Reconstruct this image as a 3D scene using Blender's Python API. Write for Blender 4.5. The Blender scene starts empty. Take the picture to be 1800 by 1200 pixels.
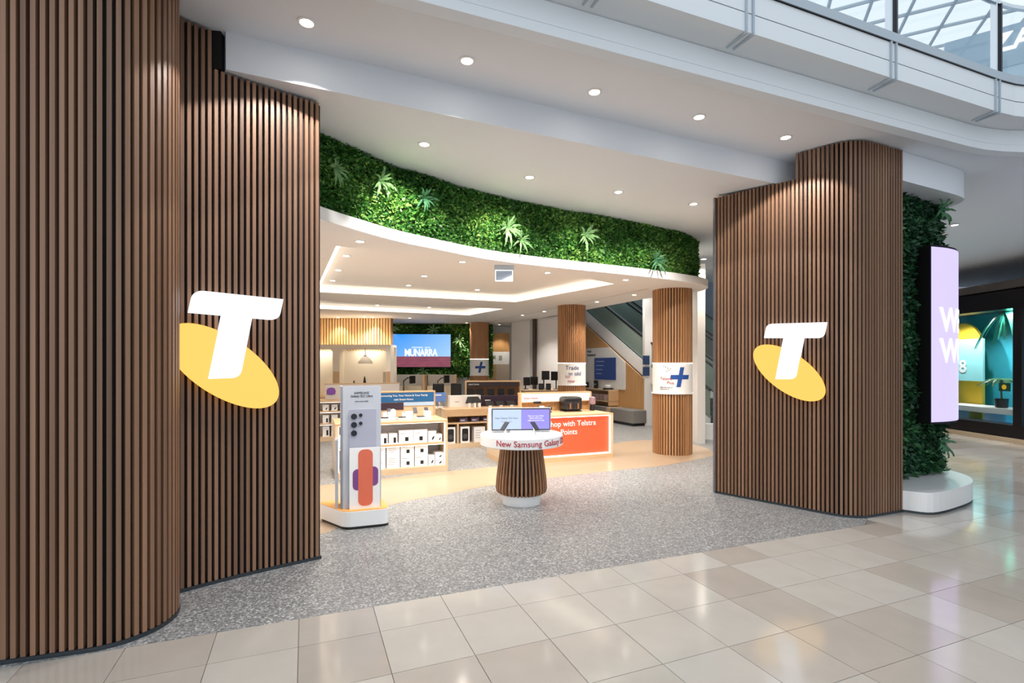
import bpy, math, random
import numpy as np
from mathutils import Vector, Matrix
from mathutils.geometry import tessellate_polygon

random.seed(7); rng = np.random.default_rng(7)
sc = bpy.context.scene
COL = sc.collection

# ------------------------------------------------------------------ camera, world, exposure
F, HZ, CH = 904.0, 640.0, 1.85            # focal length in px (1800 wide), horizon row, eye height
cam = bpy.data.cameras.new('camera'); camo = bpy.data.objects.new('camera', cam); COL.objects.link(camo)
camo.location = (0, 0, CH); camo.rotation_euler = (math.pi/2, 0, 0)
cam.sensor_width = 36; cam.lens = 36*F/1800; cam.shift_y = (HZ-600)/1800; cam.clip_end = 200
sc.camera = camo
W = bpy.data.worlds.new('World'); sc.world = W; W.use_nodes = True
W.node_tree.nodes['Background'].inputs[0].default_value = (.86, .93, 1.0, 1)
W.node_tree.nodes['Background'].inputs[1].default_value = 1.0
sc.view_settings.view_transform = 'Standard'; sc.view_settings.look = 'None'
sc.view_settings.exposure = 0.24; sc.view_settings.gamma = 1.0
sc.view_settings.use_curve_mapping = False
SPOT_UPPER, SPOT_LOWER, SPOT_IN = 110, 215, 100     # watts of the downlights

# ------------------------------------------------------------------ pixel to place
def fl(px, py, z=0.0):                      # point of the plane at height z seen at a pixel
    Y = (CH-z)*F/(py-HZ); return Vector(((px-900)/F*Y, Y, z))
def at(px, py, Y): return Vector(((px-900)/F*Y, Y, CH-(py-HZ)/F*Y))
YAW = .3821
U = Vector((math.cos(YAW), math.sin(YAW))); V = Vector((math.sin(YAW), -math.cos(YAW)))
FA, FD = Vector((-2.42, 4.36)), Vector((6.16, 2.57)).normalized()      # line of the soffit step
def zu(x): return 4.63-.0175*x      # upper ceiling
def zl(x, y=None):                  # lower ceiling, rising slightly into the shop
    return 4.31-.0175*x+(0 if y is None else .035*(FD.x*(y-FA.y)-FD.y*(x-FA.x)))
ZI = 3.40                                   # shop ceiling

# ------------------------------------------------------------------ materials
MATS = {}
def newmat(name):
    m = bpy.data.materials.new(name); m.use_nodes = True; MATS[name] = m
    nt = m.node_tree; return m, nt, nt.nodes['Principled BSDF']
def s2l(c):
    return tuple(((v/255)/12.92 if v/255 <= .04045 else ((v/255+.055)/1.055)**2.4) for v in c)
def mat(name, rgb, rough=.5, metal=0, emit=None, estr=1, noise=0, nscale=8, rand=0, spec=.5, trans=0):
    m, nt, b = newmat(name); c = s2l(rgb)
    b.inputs['Base Color'].default_value = (*c, 1); b.inputs['Roughness'].default_value = rough
    b.inputs['Metallic'].default_value = metal; b.inputs['Specular IOR Level'].default_value = spec
    if emit is not None:
        b.inputs['Emission Color'].default_value = (*s2l(emit), 1); b.inputs['Emission Strength'].default_value = estr
    if noise or rand:
        N = nt.nodes; L = nt.links
        hsv = N.new('ShaderNodeHueSaturation'); hsv.inputs['Color'].default_value = (*c, 1)
        L.new(hsv.outputs[0], b.inputs['Base Color'])
        val = N.new('ShaderNodeMath'); val.operation = 'ADD'; val.inputs[0].default_value = 1; val.inputs[1].default_value = 0
        last = None
        if noise:
            tc = N.new('ShaderNodeTexCoord'); n = N.new('ShaderNodeTexNoise'); n.inputs['Scale'].default_value = nscale; n.inputs['Detail'].default_value = 4
            L.new(tc.outputs['Object'], n.inputs['Vector'])
            mr = N.new('ShaderNodeMapRange'); mr.inputs[3].default_value = 1-noise; mr.inputs[4].default_value = 1+noise
            L.new(n.outputs['Fac'], mr.inputs[0]); last = mr.outputs[0]
        if rand:
            oi = N.new('ShaderNodeObjectInfo'); mr2 = N.new('ShaderNodeMapRange'); mr2.inputs[3].default_value = 1-rand; mr2.inputs[4].default_value = 1+rand
            L.new(oi.outputs['Random'], mr2.inputs[0])
            if last is None: last = mr2.outputs[0]
            else:
                mu = N.new('ShaderNodeMath'); mu.operation = 'MULTIPLY'; L.new(last, mu.inputs[0]); L.new(mr2.outputs[0], mu.inputs[1]); last = mu.outputs[0]
        L.new(last, hsv.inputs['Value'])
    return m
def wood(name, a, b_, rough=.45, scale=(40, 40, 1.5), stripes=0):
    m, nt, b = newmat(name); N = nt.nodes; L = nt.links
    tc = N.new('ShaderNodeTexCoord'); mp = N.new('ShaderNodeMapping'); mp.inputs['Scale'].default_value = scale
    L.new(tc.outputs['Object'], mp.inputs[0])
    n = N.new('ShaderNodeTexNoise'); n.inputs['Scale'].default_value = 1; n.inputs['Detail'].default_value = 5
    oi = N.new('ShaderNodeObjectInfo'); add = N.new('ShaderNodeVectorMath'); add.operation = 'ADD'
    sc_ = N.new('ShaderNodeVectorMath'); sc_.operation = 'SCALE'; sc_.inputs[0].default_value = (37, 91, 53); L.new(oi.outputs['Random'], sc_.inputs['Scale'])
    L.new(mp.outputs[0], add.inputs[0]); L.new(sc_.outputs[0], add.inputs[1]); L.new(add.outputs[0], n.inputs['Vector'])
    mx = N.new('ShaderNodeMath'); mx.operation = 'MULTIPLY_ADD'; mx.inputs[1].default_value = .55; L.new(oi.outputs['Random'], mx.inputs[0])
    mr = N.new('ShaderNodeMapRange'); mr.inputs[1].default_value = .3; mr.inputs[2].default_value = .7; mr.inputs[3].default_value = 0; mr.inputs[4].default_value = .45
    L.new(n.outputs['Fac'], mr.inputs[0]); L.new(mr.outputs[0], mx.inputs[2])
    cr = N.new('ShaderNodeMix'); cr.data_type = 'RGBA'; cr.inputs[6].default_value = (*s2l(a), 1); cr.inputs[7].default_value = (*s2l(b_), 1)
    L.new(mx.outputs[0], cr.inputs[0]); L.new(cr.outputs[2], b.inputs['Base Color']); b.inputs['Roughness'].default_value = rough
    if stripes:
        wv = N.new('ShaderNodeTexWave'); wv.inputs['Scale'].default_value = stripes; L.new(tc.outputs['Object'], wv.inputs['Vector'])
        bp = N.new('ShaderNodeBump'); bp.inputs['Strength'].default_value = .6; bp.inputs['Distance'].default_value = .02
        L.new(wv.outputs['Fac'], bp.inputs['Height']); L.new(bp.outputs[0], b.inputs['Normal'])
    return m
def emis(name, rgb, s): return mat(name, (20, 20, 20), .4, emit=rgb, estr=s)
def glass(name, tint=(235, 245, 245), refl=.12, rough=.02):
    m = bpy.data.materials.new(name); m.use_nodes = True; MATS[name] = m; nt = m.node_tree; nt.nodes.clear()
    o = nt.nodes.new('ShaderNodeOutputMaterial'); t = nt.nodes.new('ShaderNodeBsdfTransparent'); t.inputs[0].default_value = (*s2l(tint), 1)
    g = nt.nodes.new('ShaderNodeBsdfGlossy'); g.inputs['Roughness'].default_value = rough; mx = nt.nodes.new('ShaderNodeMixShader'); mx.inputs[0].default_value = refl
    nt.links.new(t.outputs[0], mx.inputs[1]); nt.links.new(g.outputs[0], mx.inputs[2]); nt.links.new(mx.outputs[0], o.inputs[0]); return m
def foliage_mat(name, dark, mid, light):
    m, nt, b = newmat(name); N = nt.nodes; L = nt.links
    at_ = N.new('ShaderNodeAttribute'); at_.attribute_name = 'tone'
    cr = N.new('ShaderNodeValToRGB'); e = cr.color_ramp.elements
    e[0].position = 0; e[0].color = (*s2l(dark), 1); e[1].position = 1; e[1].color = (*s2l(light), 1)
    k = e.new(.55); k.color = (*s2l(mid), 1)
    L.new(at_.outputs['Fac'], cr.inputs[0]); L.new(cr.outputs[0], b.inputs['Base Color']); b.inputs['Roughness'].default_value = .5
    return m
def terrazzo(name):
    m, nt, b = newmat(name); N = nt.nodes; L = nt.links
    tc = N.new('ShaderNodeTexCoord')
    v = N.new('ShaderNodeTexVoronoi'); v.inputs['Scale'].default_value = 75; L.new(tc.outputs['Object'], v.inputs['Vector'])
    sep = N.new('ShaderNodeSeparateColor'); L.new(v.outputs['Color'], sep.inputs[0])
    cr = N.new('ShaderNodeValToRGB'); cr.color_ramp.interpolation = 'LINEAR'; e = cr.color_ramp.elements
    e[0].position = 0; e[0].color = (*s2l((102, 104, 106)), 1); e[1].position = 1; e[1].color = (*s2l((196, 195, 193)), 1)
    k = e.new(.35); k.color = (*s2l((130, 131, 132)), 1); k = e.new(.75); k.color = (*s2l((150, 150, 149)), 1)
    L.new(sep.outputs[0], cr.inputs[0])
    n = N.new('ShaderNodeTexNoise'); n.inputs['Scale'].default_value = 1.1; L.new(tc.outputs['Object'], n.inputs['Vector'])
    mr = N.new('ShaderNodeMapRange'); mr.inputs[3].default_value = .93; mr.inputs[4].default_value = 1.07; L.new(n.outputs['Fac'], mr.inputs[0])
    hsv = N.new('ShaderNodeHueSaturation'); L.new(cr.outputs[0], hsv.inputs['Color']); L.new(mr.outputs[0], hsv.inputs['Value'])
    L.new(hsv.outputs[0], b.inputs['Base Color']); b.inputs['Roughness'].default_value = .42
    return m
def stone(name):
    m, nt, b = newmat(name); N = nt.nodes; L = nt.links
    oi = N.new('ShaderNodeObjectInfo'); geo = N.new('ShaderNodeNewGeometry')
    n = N.new('ShaderNodeTexNoise'); n.inputs['Scale'].default_value = 3.0; n.inputs['Detail'].default_value = 6; L.new(geo.outputs['Position'], n.inputs['Vector'])
    cr = N.new('ShaderNodeValToRGB'); e = cr.color_ramp.elements
    e[0].position = 0; e[0].color = (*s2l((174, 165, 156)), 1); e[1].position = 1; e[1].color = (*s2l((190, 185, 178)), 1)
    k = e.new(.35); k.color = (*s2l((181, 173, 164)), 1); k = e.new(.6); k.color = (*s2l((187, 181, 173)), 1)
    L.new(oi.outputs['Random'], cr.inputs[0])
    mr = N.new('ShaderNodeMapRange'); mr.inputs[1].default_value = .3; mr.inputs[2].default_value = .7; mr.inputs[3].default_value = .96; mr.inputs[4].default_value = 1.04; L.new(n.outputs['Fac'], mr.inputs[0])
    hsv = N.new('ShaderNodeHueSaturation'); L.new(cr.outputs[0], hsv.inputs['Color']); L.new(mr.outputs[0], hsv.inputs['Value'])
    L.new(hsv.outputs[0], b.inputs['Base Color']); b.inputs['Roughness'].default_value = .11; b.inputs['Specular IOR Level'].default_value = .75
    return m
def tv_picture(name):
    m, nt, b = newmat(name); N = nt.nodes; L = nt.links
    tc = N.new('ShaderNodeTexCoord'); sep = N.new('ShaderNodeSeparateXYZ'); L.new(tc.outputs['Generated'], sep.inputs[0])
    sky = N.new('ShaderNodeMix'); sky.data_type = 'RGBA'; sky.inputs[6].default_value = (*s2l((25, 140, 235)), 1); sky.inputs[7].default_value = (*s2l((150, 195, 255)), 1)
    sm = N.new('ShaderNodeMath'); sm.operation = 'MULTIPLY_ADD'; sm.inputs[1].default_value = .75; L.new(sep.outputs[0], sm.inputs[0])
    s3 = N.new('ShaderNodeMath'); s3.operation = 'MULTIPLY_ADD'; s3.inputs[1].default_value = -.6; s3.inputs[2].default_value = .55; L.new(sep.outputs[2], s3.inputs[0]); L.new(s3.outputs[0], sm.inputs[2])
    L.new(sm.outputs[0], sky.inputs[0])
    n = N.new('ShaderNodeTexNoise'); mp = N.new('ShaderNodeMapping'); mp.inputs['Scale'].default_value = (4, 1, 14); L.new(tc.outputs['Generated'], mp.inputs[0]); L.new(mp.outputs[0], n.inputs['Vector']); n.inputs['Scale'].default_value = 1.6
    gr = N.new('ShaderNodeMix'); gr.data_type = 'RGBA'; gr.inputs[6].default_value = (*s2l((88, 45, 72)), 1); gr.inputs[7].default_value = (*s2l((160, 82, 95)), 1); L.new(n.outputs['Fac'], gr.inputs[0])
    st = N.new('ShaderNodeMath'); st.operation = 'LESS_THAN'; st.inputs[1].default_value = .32; L.new(sep.outputs[2], st.inputs[0])
    mx = N.new('ShaderNodeMix'); mx.data_type = 'RGBA'; L.new(st.outputs[0], mx.inputs[0]); L.new(sky.outputs[2], mx.inputs[6]); L.new(gr.outputs[2], mx.inputs[7])
    L.new(mx.outputs[2], b.inputs['Emission Color']); b.inputs['Emission Strength'].default_value = 1.0; b.inputs['Base Color'].default_value = (.01, .01, .01, 1)
    return m

WALNUT = wood('walnut', (98, 71, 54), (160, 122, 96))
COLWOOD = wood('column_timber', (150, 104, 66), (198, 148, 102))
OAK = wood('oak', (190, 150, 108), (214, 180, 140), scale=(3, 30, 30))
OAKV = wood('oak_upright', (190, 138, 84), (214, 166, 110), scale=(20, 20, 1.5), stripes=9)
PALEOAK = wood('pale_oak', (200, 172, 138), (220, 194, 162), scale=(3, 30, 30))
BLACK = mat('black_backing', (14, 12, 12), .8)
DARK = mat('dark_plastic', (26, 26, 28), .35)
DARKMET = mat('dark_metal', (58, 58, 62), .35, .6)
WHITE = mat('white_paint', (236, 234, 232), .55)
CEIL = mat('ceiling_paint', (234, 239, 246), .7)
CEILIN = mat('shop_ceiling_paint', (232, 229, 226), .7)
WGLOSS = mat('white_gloss', (238, 238, 238), .22)
CARTON = mat('white_carton', (232, 232, 234), .5, rand=.04)
GREY = mat('grey_laminate', (170, 166, 160), .5)
FELT = mat('grey_felt', (132, 128, 124), .9, noise=.08, nscale=30)
KICK = mat('kick_strip', (70, 78, 84), .35, .7)
CHROME = mat('chrome', (205, 212, 218), .18, 1)
STEEL = mat('painted_steel', (176, 188, 198), .4)
FASCIA = mat('fascia_paint', (228, 233, 237), .45)
TERR = terrazzo('terrazzo'); TILE = stone('limestone_tile')
GROUT = mat('grout', (120, 114, 106), .8)
TAN = mat('tan_floor', (182, 158, 132), .3, noise=.05, nscale=5)
GLASS = glass('clear_glass', (246, 250, 250), .07)
GLASSG = glass('green_glass', (170, 192, 180), .12)
def tinted(m, rgb, k):
    nt = m.node_tree; o = nt.nodes['Material Output']; cur = o.inputs[0].links[0].from_socket
    d = nt.nodes.new('ShaderNodeBsdfDiffuse'); d.inputs[0].default_value = (*s2l(rgb), 1); mx = nt.nodes.new('ShaderNodeMixShader'); mx.inputs[0].default_value = k
    nt.links.new(cur, mx.inputs[1]); nt.links.new(d.outputs[0], mx.inputs[2]); nt.links.new(mx.outputs[0], o.inputs[0])
tinted(GLASSG, (186, 204, 194), .38)
LEDW = emis('led_warm_white', (255, 240, 215), 2.6)
LEDC = emis('led_cool_white', (255, 248, 238), 2.6)
LAMP = emis('lamp_lens', (255, 246, 232), 14)
SIGNW = emis('sign_white', (246, 249, 255), 1.15)
SIGNO = emis('sign_amber', (255, 200, 92), 1.0)
ORANGE = mat('orange_panel', (226, 92, 54), .5)
INK = mat('ink', (40, 42, 52), .6); INKBLUE = mat('ink_blue', (42, 62, 130), .6); INKRED = mat('ink_red', (178, 64, 76), .6)
INKW = mat('print_white', (245, 245, 245), .6)
LEAF = foliage_mat('wall_leaf', (14, 46, 12), (60, 124, 42), (168, 210, 104))
LEAFD = foliage_mat('dark_leaf', (10, 40, 28), (24, 74, 44), (70, 126, 72))
FERN = mat('fern_leaf', (128, 168, 112), .45, rand=.15)
FERND = mat('fern_leaf_dark', (70, 122, 84), .45, rand=.15)
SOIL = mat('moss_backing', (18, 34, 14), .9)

# ------------------------------------------------------------------ mesh helpers
class MB:
    def __init__(s): s.v = []; s.f = []
    def add(s, vs, fs):
        o = len(s.v); s.v += [tuple(v) for v in vs]; s.f += [tuple(i+o for i in f) for f in fs]; return s
    def box(s, x0, x1, y0, y1, z0, z1):
        return s.add([(x0,y0,z0),(x1,y0,z0),(x1,y1,z0),(x0,y1,z0),(x0,y0,z1),(x1,y0,z1),(x1,y1,z1),(x0,y1,z1)],
                     [(0,3,2,1),(4,5,6,7),(0,1,5,4),(1,2,6,5),(2,3,7,6),(3,0,4,7)])
    def prism(s, pts, z0, z1, caps=True):          # plan polygon, counter-clockwise
        n = len(pts); f0 = z0 if callable(z0) else (lambda p: z0); f1 = z1 if callable(z1) else (lambda p: z1)
        vs = [(p[0], p[1], f0(p)) for p in pts]+[(p[0], p[1], f1(p)) for p in pts]
        fs = [(i, (i+1) % n, n+(i+1) % n, n+i) for i in range(n)]
        if caps: fs += [tuple(range(n-1, -1, -1)), tuple(range(n, 2*n))]
        return s.add(vs, fs)
    def prism_xz(s, pts, y0, y1):                  # outline in x,z pushed from y0 (front) to y1
        n = len(pts); vs = [(p[0], y0, p[1]) for p in pts]+[(p[0], y1, p[1]) for p in pts]
        return s.add(vs, [tuple(range(n)), tuple(range(2*n-1, n-1, -1))]+[(i, n+i, n+(i+1) % n, (i+1) % n) for i in range(n)])
    def lathe(s, prof, n=24, cx=0, cy=0, a0=0, a1=2*math.pi):
        full = abs(a1-a0-2*math.pi) < 1e-6; m = n if full else n+1
        vs = [(cx+r*math.cos(a0+(a1-a0)*k/n), cy+r*math.sin(a0+(a1-a0)*k/n), z) for r, z in prof for k in range(m)]
        fs = []
        for j in range(len(prof)-1):
            for k in range(n):
                k2 = (k+1) % m; fs.append((j*m+k, j*m+k2, (j+1)*m+k2, (j+1)*m+k))
        if full:
            if prof[0][0] > 1e-6: fs.append(tuple(range(m-1, -1, -1)))
            if prof[-1][0] > 1e-6: fs.append(tuple((len(prof)-1)*m+k for k in range(m)))
        return s.add(vs, fs)
    def tube(s, pts, r, n=8):
        pts = [Vector(p) for p in pts]; rings = []
        for i, p in enumerate(pts):
            d = (pts[min(i+1, len(pts)-1)]-pts[max(i-1, 0)]).normalized()
            a = d.cross(Vector((0, 0, 1)));
            if a.length < 1e-3: a = d.cross(Vector((1, 0, 0)))
            a.normalize(); b = d.cross(a)
            rings.append([p+r*(math.cos(2*math.pi*k/n)*a+math.sin(2*math.pi*k/n)*b) for k in range(n)])
        vs = [v for rr in rings for v in rr]
        fs = [(i*n+k, i*n+(k+1) % n, (i+1)*n+(k+1) % n, (i+1)*n+k) for i in range(len(pts)-1) for k in range(n)]
        fs += [tuple(range(n-1, -1, -1)), tuple((len(pts)-1)*n+k for k in range(n))]
        return s.add(vs, fs)
    def strip(s, path, prof):                       # sweep an (offset, z) profile along a plan path; offset is to the right of travel
        nn = normals(path); m = len(prof)
        vs = [(p[0]+n[0]*o, p[1]+n[1]*o, z) for p, n in zip(path, nn) for o, z in prof]
        return s.add(vs, [(i*m+j, (i+1)*m+j, (i+1)*m+j+1, i*m+j+1) for i in range(len(path)-1) for j in range(m-1)])
    def mesh(s, name, smooth=False):
        me = bpy.data.meshes.new(name); me.from_pydata(s.v, [], s.f); me.validate(); me.update()
        if smooth:
            for p in me.polygons: p.use_smooth = True
            me.set_sharp_from_angle(angle=math.radians(40))
        return me
    def build(s, name, m, parent=None, smooth=False, loc=None, rz=0, bevel=0):
        return obj(name, s.mesh(name, smooth), m, parent, loc, rz, bevel)
def normals(path):
    out = []
    for i in range(len(path)):
        a = Vector(path[max(i-1, 0)][:2]); b = Vector(path[min(i+1, len(path)-1)][:2]); d = (b-a).normalized(); out.append((d.y, -d.x))
    return out
def obj(name, me, m, parent=None, loc=None, rz=0, bevel=0):
    o = bpy.data.objects.new(name, me); COL.objects.link(o)
    if m is not None and not me.materials: me.materials.append(m)
    if parent: o.parent = parent
    if loc is not None: o.location = loc
    if rz: o.rotation_euler = (0, 0, rz)
    if bevel:
        b = o.modifiers.new('bevel', 'BEVEL'); b.width = bevel; b.segments = 2; b.limit_method = 'ANGLE'
    return o
def box(name, m, parent, x0, x1, y0, y1, z0, z1, bevel=0): return MB().box(x0, x1, y0, y1, z0, z1).build(name, m, parent, bevel=bevel)
def tag(o, label, cat, group=None):
    o['label'] = label; o['category'] = cat
    if group: o['group'] = group
    return o
def thing(name, label, cat, loc=(0, 0, 0), rz=0, group=None):
    o = bpy.data.objects.new(name, None); COL.objects.link(o); o.location = loc; o.rotation_euler = (0, 0, rz); o.empty_display_size = .1
    return tag(o, label, cat, group)
def struct(o, label=None):
    o['kind'] = 'structure'
    if label: o['label'] = label
    return o
def copy_tree(o, parent=None):
    c = o.copy(); COL.objects.link(c)
    if parent: c.parent = parent
    for ch in [k for k in bpy.data.objects if k.parent == o and k.type != 'LIGHT']: copy_tree(ch, c)
    return c
def text_mesh(s, size, bold=0, ext=.002, align='LEFT', space=1.0, line=1.0):
    cu = bpy.data.curves.new('lettering', 'FONT'); cu.body = s; cu.size = size; cu.offset = bold*size; cu.extrude = ext; cu.align_x = align
    cu.space_character = space; cu.space_line = line; cu.resolution_u = 3
    t = bpy.data.objects.new('lettering', cu); COL.objects.link(t)
    dg = bpy.context.evaluated_depsgraph_get(); me = bpy.data.meshes.new_from_object(t.evaluated_get(dg))
    bpy.data.objects.remove(t); bpy.data.curves.remove(cu)
    me.name = 'lettering'; me.materials.clear(); return me
def text(s, size, m, parent, x, y, z, bold=0, align='LEFT', name='lettering', wrap=None, space=1.0, line=1.0, ext=.002):
    me = text_mesh(s, size, bold, ext, align, space, line); n = len(me.vertices)
    co = np.zeros(n*3); me.vertices.foreach_get('co', co); co = co.reshape(-1, 3); out = np.zeros_like(co)
    if wrap is None: out[:, 0] = co[:, 0]; out[:, 1] = -co[:, 2]; out[:, 2] = co[:, 1]
    else:                                            # wrapped on an upright cylinder of radius `wrap` about the local origin, front at -y
        a = co[:, 0]/wrap+x; r = wrap+co[:, 2]+y
        out[:, 0] = r*np.sin(a); out[:, 1] = -r*np.cos(a); out[:, 2] = co[:, 1]; x = y = 0
    me.vertices.foreach_set('co', out.ravel()); me.update()
    return obj(name, me, m, parent, (x, y, z))
def rrect(x0, x1, z0, z1, r, n=4):
    p = []
    for cx, cz, a in ((x1-r, z0+r, -90), (x1-r, z1-r, 0), (x0+r, z1-r, 90), (x0+r, z0+r, 180)):
        for k in range(n+1):
            t = math.radians(a+90*k/n); p.append((cx+r*math.cos(t), cz+r*math.sin(t)))
    return p
ORD = ['leftmost', 'second', 'third', 'fourth', 'fifth', 'sixth', 'seventh', 'eighth', 'ninth', 'tenth', 'eleventh', 'twelfth']
def nth(i): return 'leftmost' if i == 0 else ORD[i]+' from left'
def smooth_path(pts, n=12):                          # Catmull-Rom
    P = [Vector(p) for p in pts]; P = [2*P[0]-P[1]]+P+[2*P[-1]-P[-2]]; out = []
    for i in range(1, len(P)-2):
        for k in range(n):
            t = k/n; a, b, c, d = P[i-1:i+3]
            out.append(.5*((2*b)+(c-a)*t+(2*a-5*b+4*c-d)*t*t+(3*b-a-3*c+d)*t**3))
    out.append(P[-2]); return out
def resample(path, step):
    P = [Vector(p[:2]) for p in path]; seg = [0]
    for a, b in zip(P, P[1:]): seg.append(seg[-1]+(b-a).length)
    n = int(seg[-1]//step); out = []; j = 0
    for k in range(n+1):
        s_ = k*step
        while j < len(P)-2 and seg[j+1] < s_: j += 1
        t = (s_-seg[j])/max(1e-9, seg[j+1]-seg[j]); p = P[j].lerp(P[j+1], t); d = (P[j+1]-P[j]).normalized(); out.append((p, d))
    return out

# ------------------------------------------------------------------ floor: tiles, terrazzo, tan band
floor = struct(MB().box(-14, 34, -6, 30, -.25, -.008).build('floor', GROUT))
# inner edge of the mall tiling
L1a = Vector((-2.6, 3.33)); L1b = Vector((4.06, 5.92)); L1d = (L1b-L1a).normalized()
def mall_side(p):                                    # true where limestone lies
    rel = Vector(p)-L1a; c = L1d.x*rel.y-L1d.y*rel.x
    if p[0] < 4.2: return c < 0
    return True
terr_out = [(-9, .84), tuple(L1a), tuple(L1b), (4.6, 6.6), (6.2, 11.0), (6.2, 24), (-13, 24), (-13, .84)]
struct(MB().prism(terr_out, -.02, 0).build('terrazzo_paving', TERR, floor))
bulk = [fl(x, y, ZI) for x, y in ((568, 389), (627, 406.7), (693, 424.7), (760, 438.5), (860, 457.5), (967, 470.5), (1077, 481.5), (1143, 488.5), (1210, 497))]
bulk = [Vector((b.x, b.y)) for b in bulk]
tan_px = [(571, 938), (682, 889), (780, 869), (878, 851), (1078, 827), (1167, 818), (1229, 806)]
tan_out = smooth_path([fl(*p).xy for p in tan_px], 8)
tan_in = smooth_path([(-4.2, 7.4), (-2.6, 8.0), (-1.4, 8.75), (0, 9.5), (1.7, 11.2), (2.7, 12.3), (3.6, 12.5), (4.25, 11.6), (4.2, 10.5)], 6)
tanpoly = [(-4.5, 5.6)]+[tuple(p) for p in tan_out]+[tuple(p) for p in reversed(tan_in)]
MB().prism(tanpoly, -.01, .0015).build('tan_paving', TAN, floor)
# limestone tiles
TS = .5229; T0 = Vector((-1.398, 3.365))
cand = []
for i in range(-8, 46):
    for j in range(-34, 8):
        q = [T0+TS*(a*U+b*V) for a, b in ((i, j), (i+1, j), (i+1, j+1), (i, j+1))]
        if min(p.y for p in q) < .6: continue
        c = sum(q, Vector((0, 0)))/4
        if c.y > 24 or c.x > 30: continue
        pr = [(900+F*p.x/p.y, HZ+F*CH/p.y) for p in q]
        if max(a for a, b in pr) < -40 or min(a for a, b in pr) > 1840 or min(b for a, b in pr) > 1240: continue
        ins = [mall_side(p) for p in q]
        if not any(ins): continue
        poly = q[:]
        if not all(ins):                              # cut along the terrazzo edge
            out = []
            for a, b in zip(q, q[1:]+q[:1]):
                da = L1d.x*(a-L1a).y-L1d.y*(a-L1a).x; db = L1d.x*(b-L1a).y-L1d.y*(b-L1a).x
                if da < 0: out.append(a)
                if (da < 0) != (db < 0): out.append(a.lerp(b, da/(da-db)))
            poly = out
            if len(poly) < 3: continue
        area = abs(sum(pr[k][0]*pr[(k+1) % 4][1]-pr[(k+1) % 4][0]*pr[k][1] for k in range(4)))/2
        if c.x < 5.0 and c.y > 7.4: continue
        cand.append((area, c, poly, all(ins)))
cand.sort(key=lambda t: -t[0])
g = TS/2-.0022
sq = MB().prism([tuple(a*g*U+b*g*(-V)) for a, b in ((-1, -1), (1, -1), (1, 1), (-1, 1))], -.012, 0).mesh('tile')
sq.materials.append(TILE); rest = MB()
for k, (a, c, poly, whole) in enumerate(cand):
    if whole and k < 290: obj('tile', sq, TILE, floor, (c.x, c.y, 0))
    else:
        cc = sum(poly, Vector((0, 0)))/len(poly); pp = [cc+(p-cc)*.992 for p in poly]
        if sum(pp[m].x*pp[(m+1) % len(pp)].y-pp[(m+1) % len(pp)].x*pp[m].y for m in range(len(pp))) < 0: pp.reverse()
        if k < 290: MB().prism([tuple(p-cc) for p in pp], -.012, 0).build('tile', TILE, floor, loc=(cc.x, cc.y, 0))
        else: rest.prism([tuple(p) for p in pp], -.012, 0)
r_ = rest.build('far_tiles', TILE, floor); r_['kind'] = 'stuff'

# ------------------------------------------------------------------ slatted entrance walls
def slat_mesh(w=.0275, d=.045): return MB().box(-w/2, w/2, 0, d, 0, 1).mesh('slat')
SLAT = slat_mesh(); SLAT.materials.append(WALNUT)
def slat_wall(name, path, ztop, label, pitch=.0495, back=.14, close=None, kick=True):
    # path runs left to right seen from the mall; slat faces lie on it, the backing sits behind (to the left of travel)
    nn = normals(path); inner = [(p[0]-n[0]*.044, p[1]-n[1]*.044) for p, n in zip(path, nn)]; outer = [(p[0]-n[0]*back, p[1]-n[1]*back) for p, n in zip(path, nn)]
    mb = MB()
    for i in range(len(path)-1):
        m_ = (Vector(path[i][:2])+Vector(path[i+1][:2]))/2; zt = min(ztop(path[i][0]), ztop(path[i+1][0])) if abs(ztop(path[i][0])-ztop(path[i+1][0])) > .1 else ztop(m_.x)
        mb.prism([inner[i], inner[i+1], outer[i+1], outer[i]], .0, zt-.005)
    w = struct(mb.build(name, BLACK), label)
    for p, d in resample(path, pitch):
        z1 = ztop(p.x); o = obj('slat', SLAT, WALNUT, w, (p.x, p.y, .03), math.atan2(d.y, d.x)); o.scale = (1, 1, z1-.035)
    if kick: MB().strip(path, [(.004, .0), (.004, .028), (-.03, .028)]).build('kick_strip', KICK, w)
    return w
# near left curved corner
arc = []
c0 = Vector((-2.73, 3.30)); dir0 = Vector((.951, .309)); nrm = Vector((-.309, .951)); R0 = .40
cen = c0+nrm*R0
for k in range(0, 15):
    a = math.radians(-72+k*9.5); arc.append(cen+R0*Vector((math.cos(a), math.sin(a))))
pathA = [c0-dir0*3.2, c0-dir0*1.6]+arc+[arc[-1]+Vector((-.42, .52))]
slat_wall('wall_left', pathA, lambda x: zu(x), 'curved dark timber slat wall at the near left edge')
# logo wall on the left
gL0, gL1, gL2 = fl(321.7, 1040.7).xy, fl(433, 1011.7).xy, fl(565, 981.5).xy
dL = (gL1-gL0).normalized()
pathB = [gL0-dL*.5, gL0-dL*.2]+smooth_path([gL0, gL1, gL2], 8)
xn = fl(379, 1026).x
slat_wall('wall_left_logo', pathB, lambda x: zu(x)-.02 if x < xn else zl(x)-.01, 'timber slat wall carrying the left letter sign')
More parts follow.
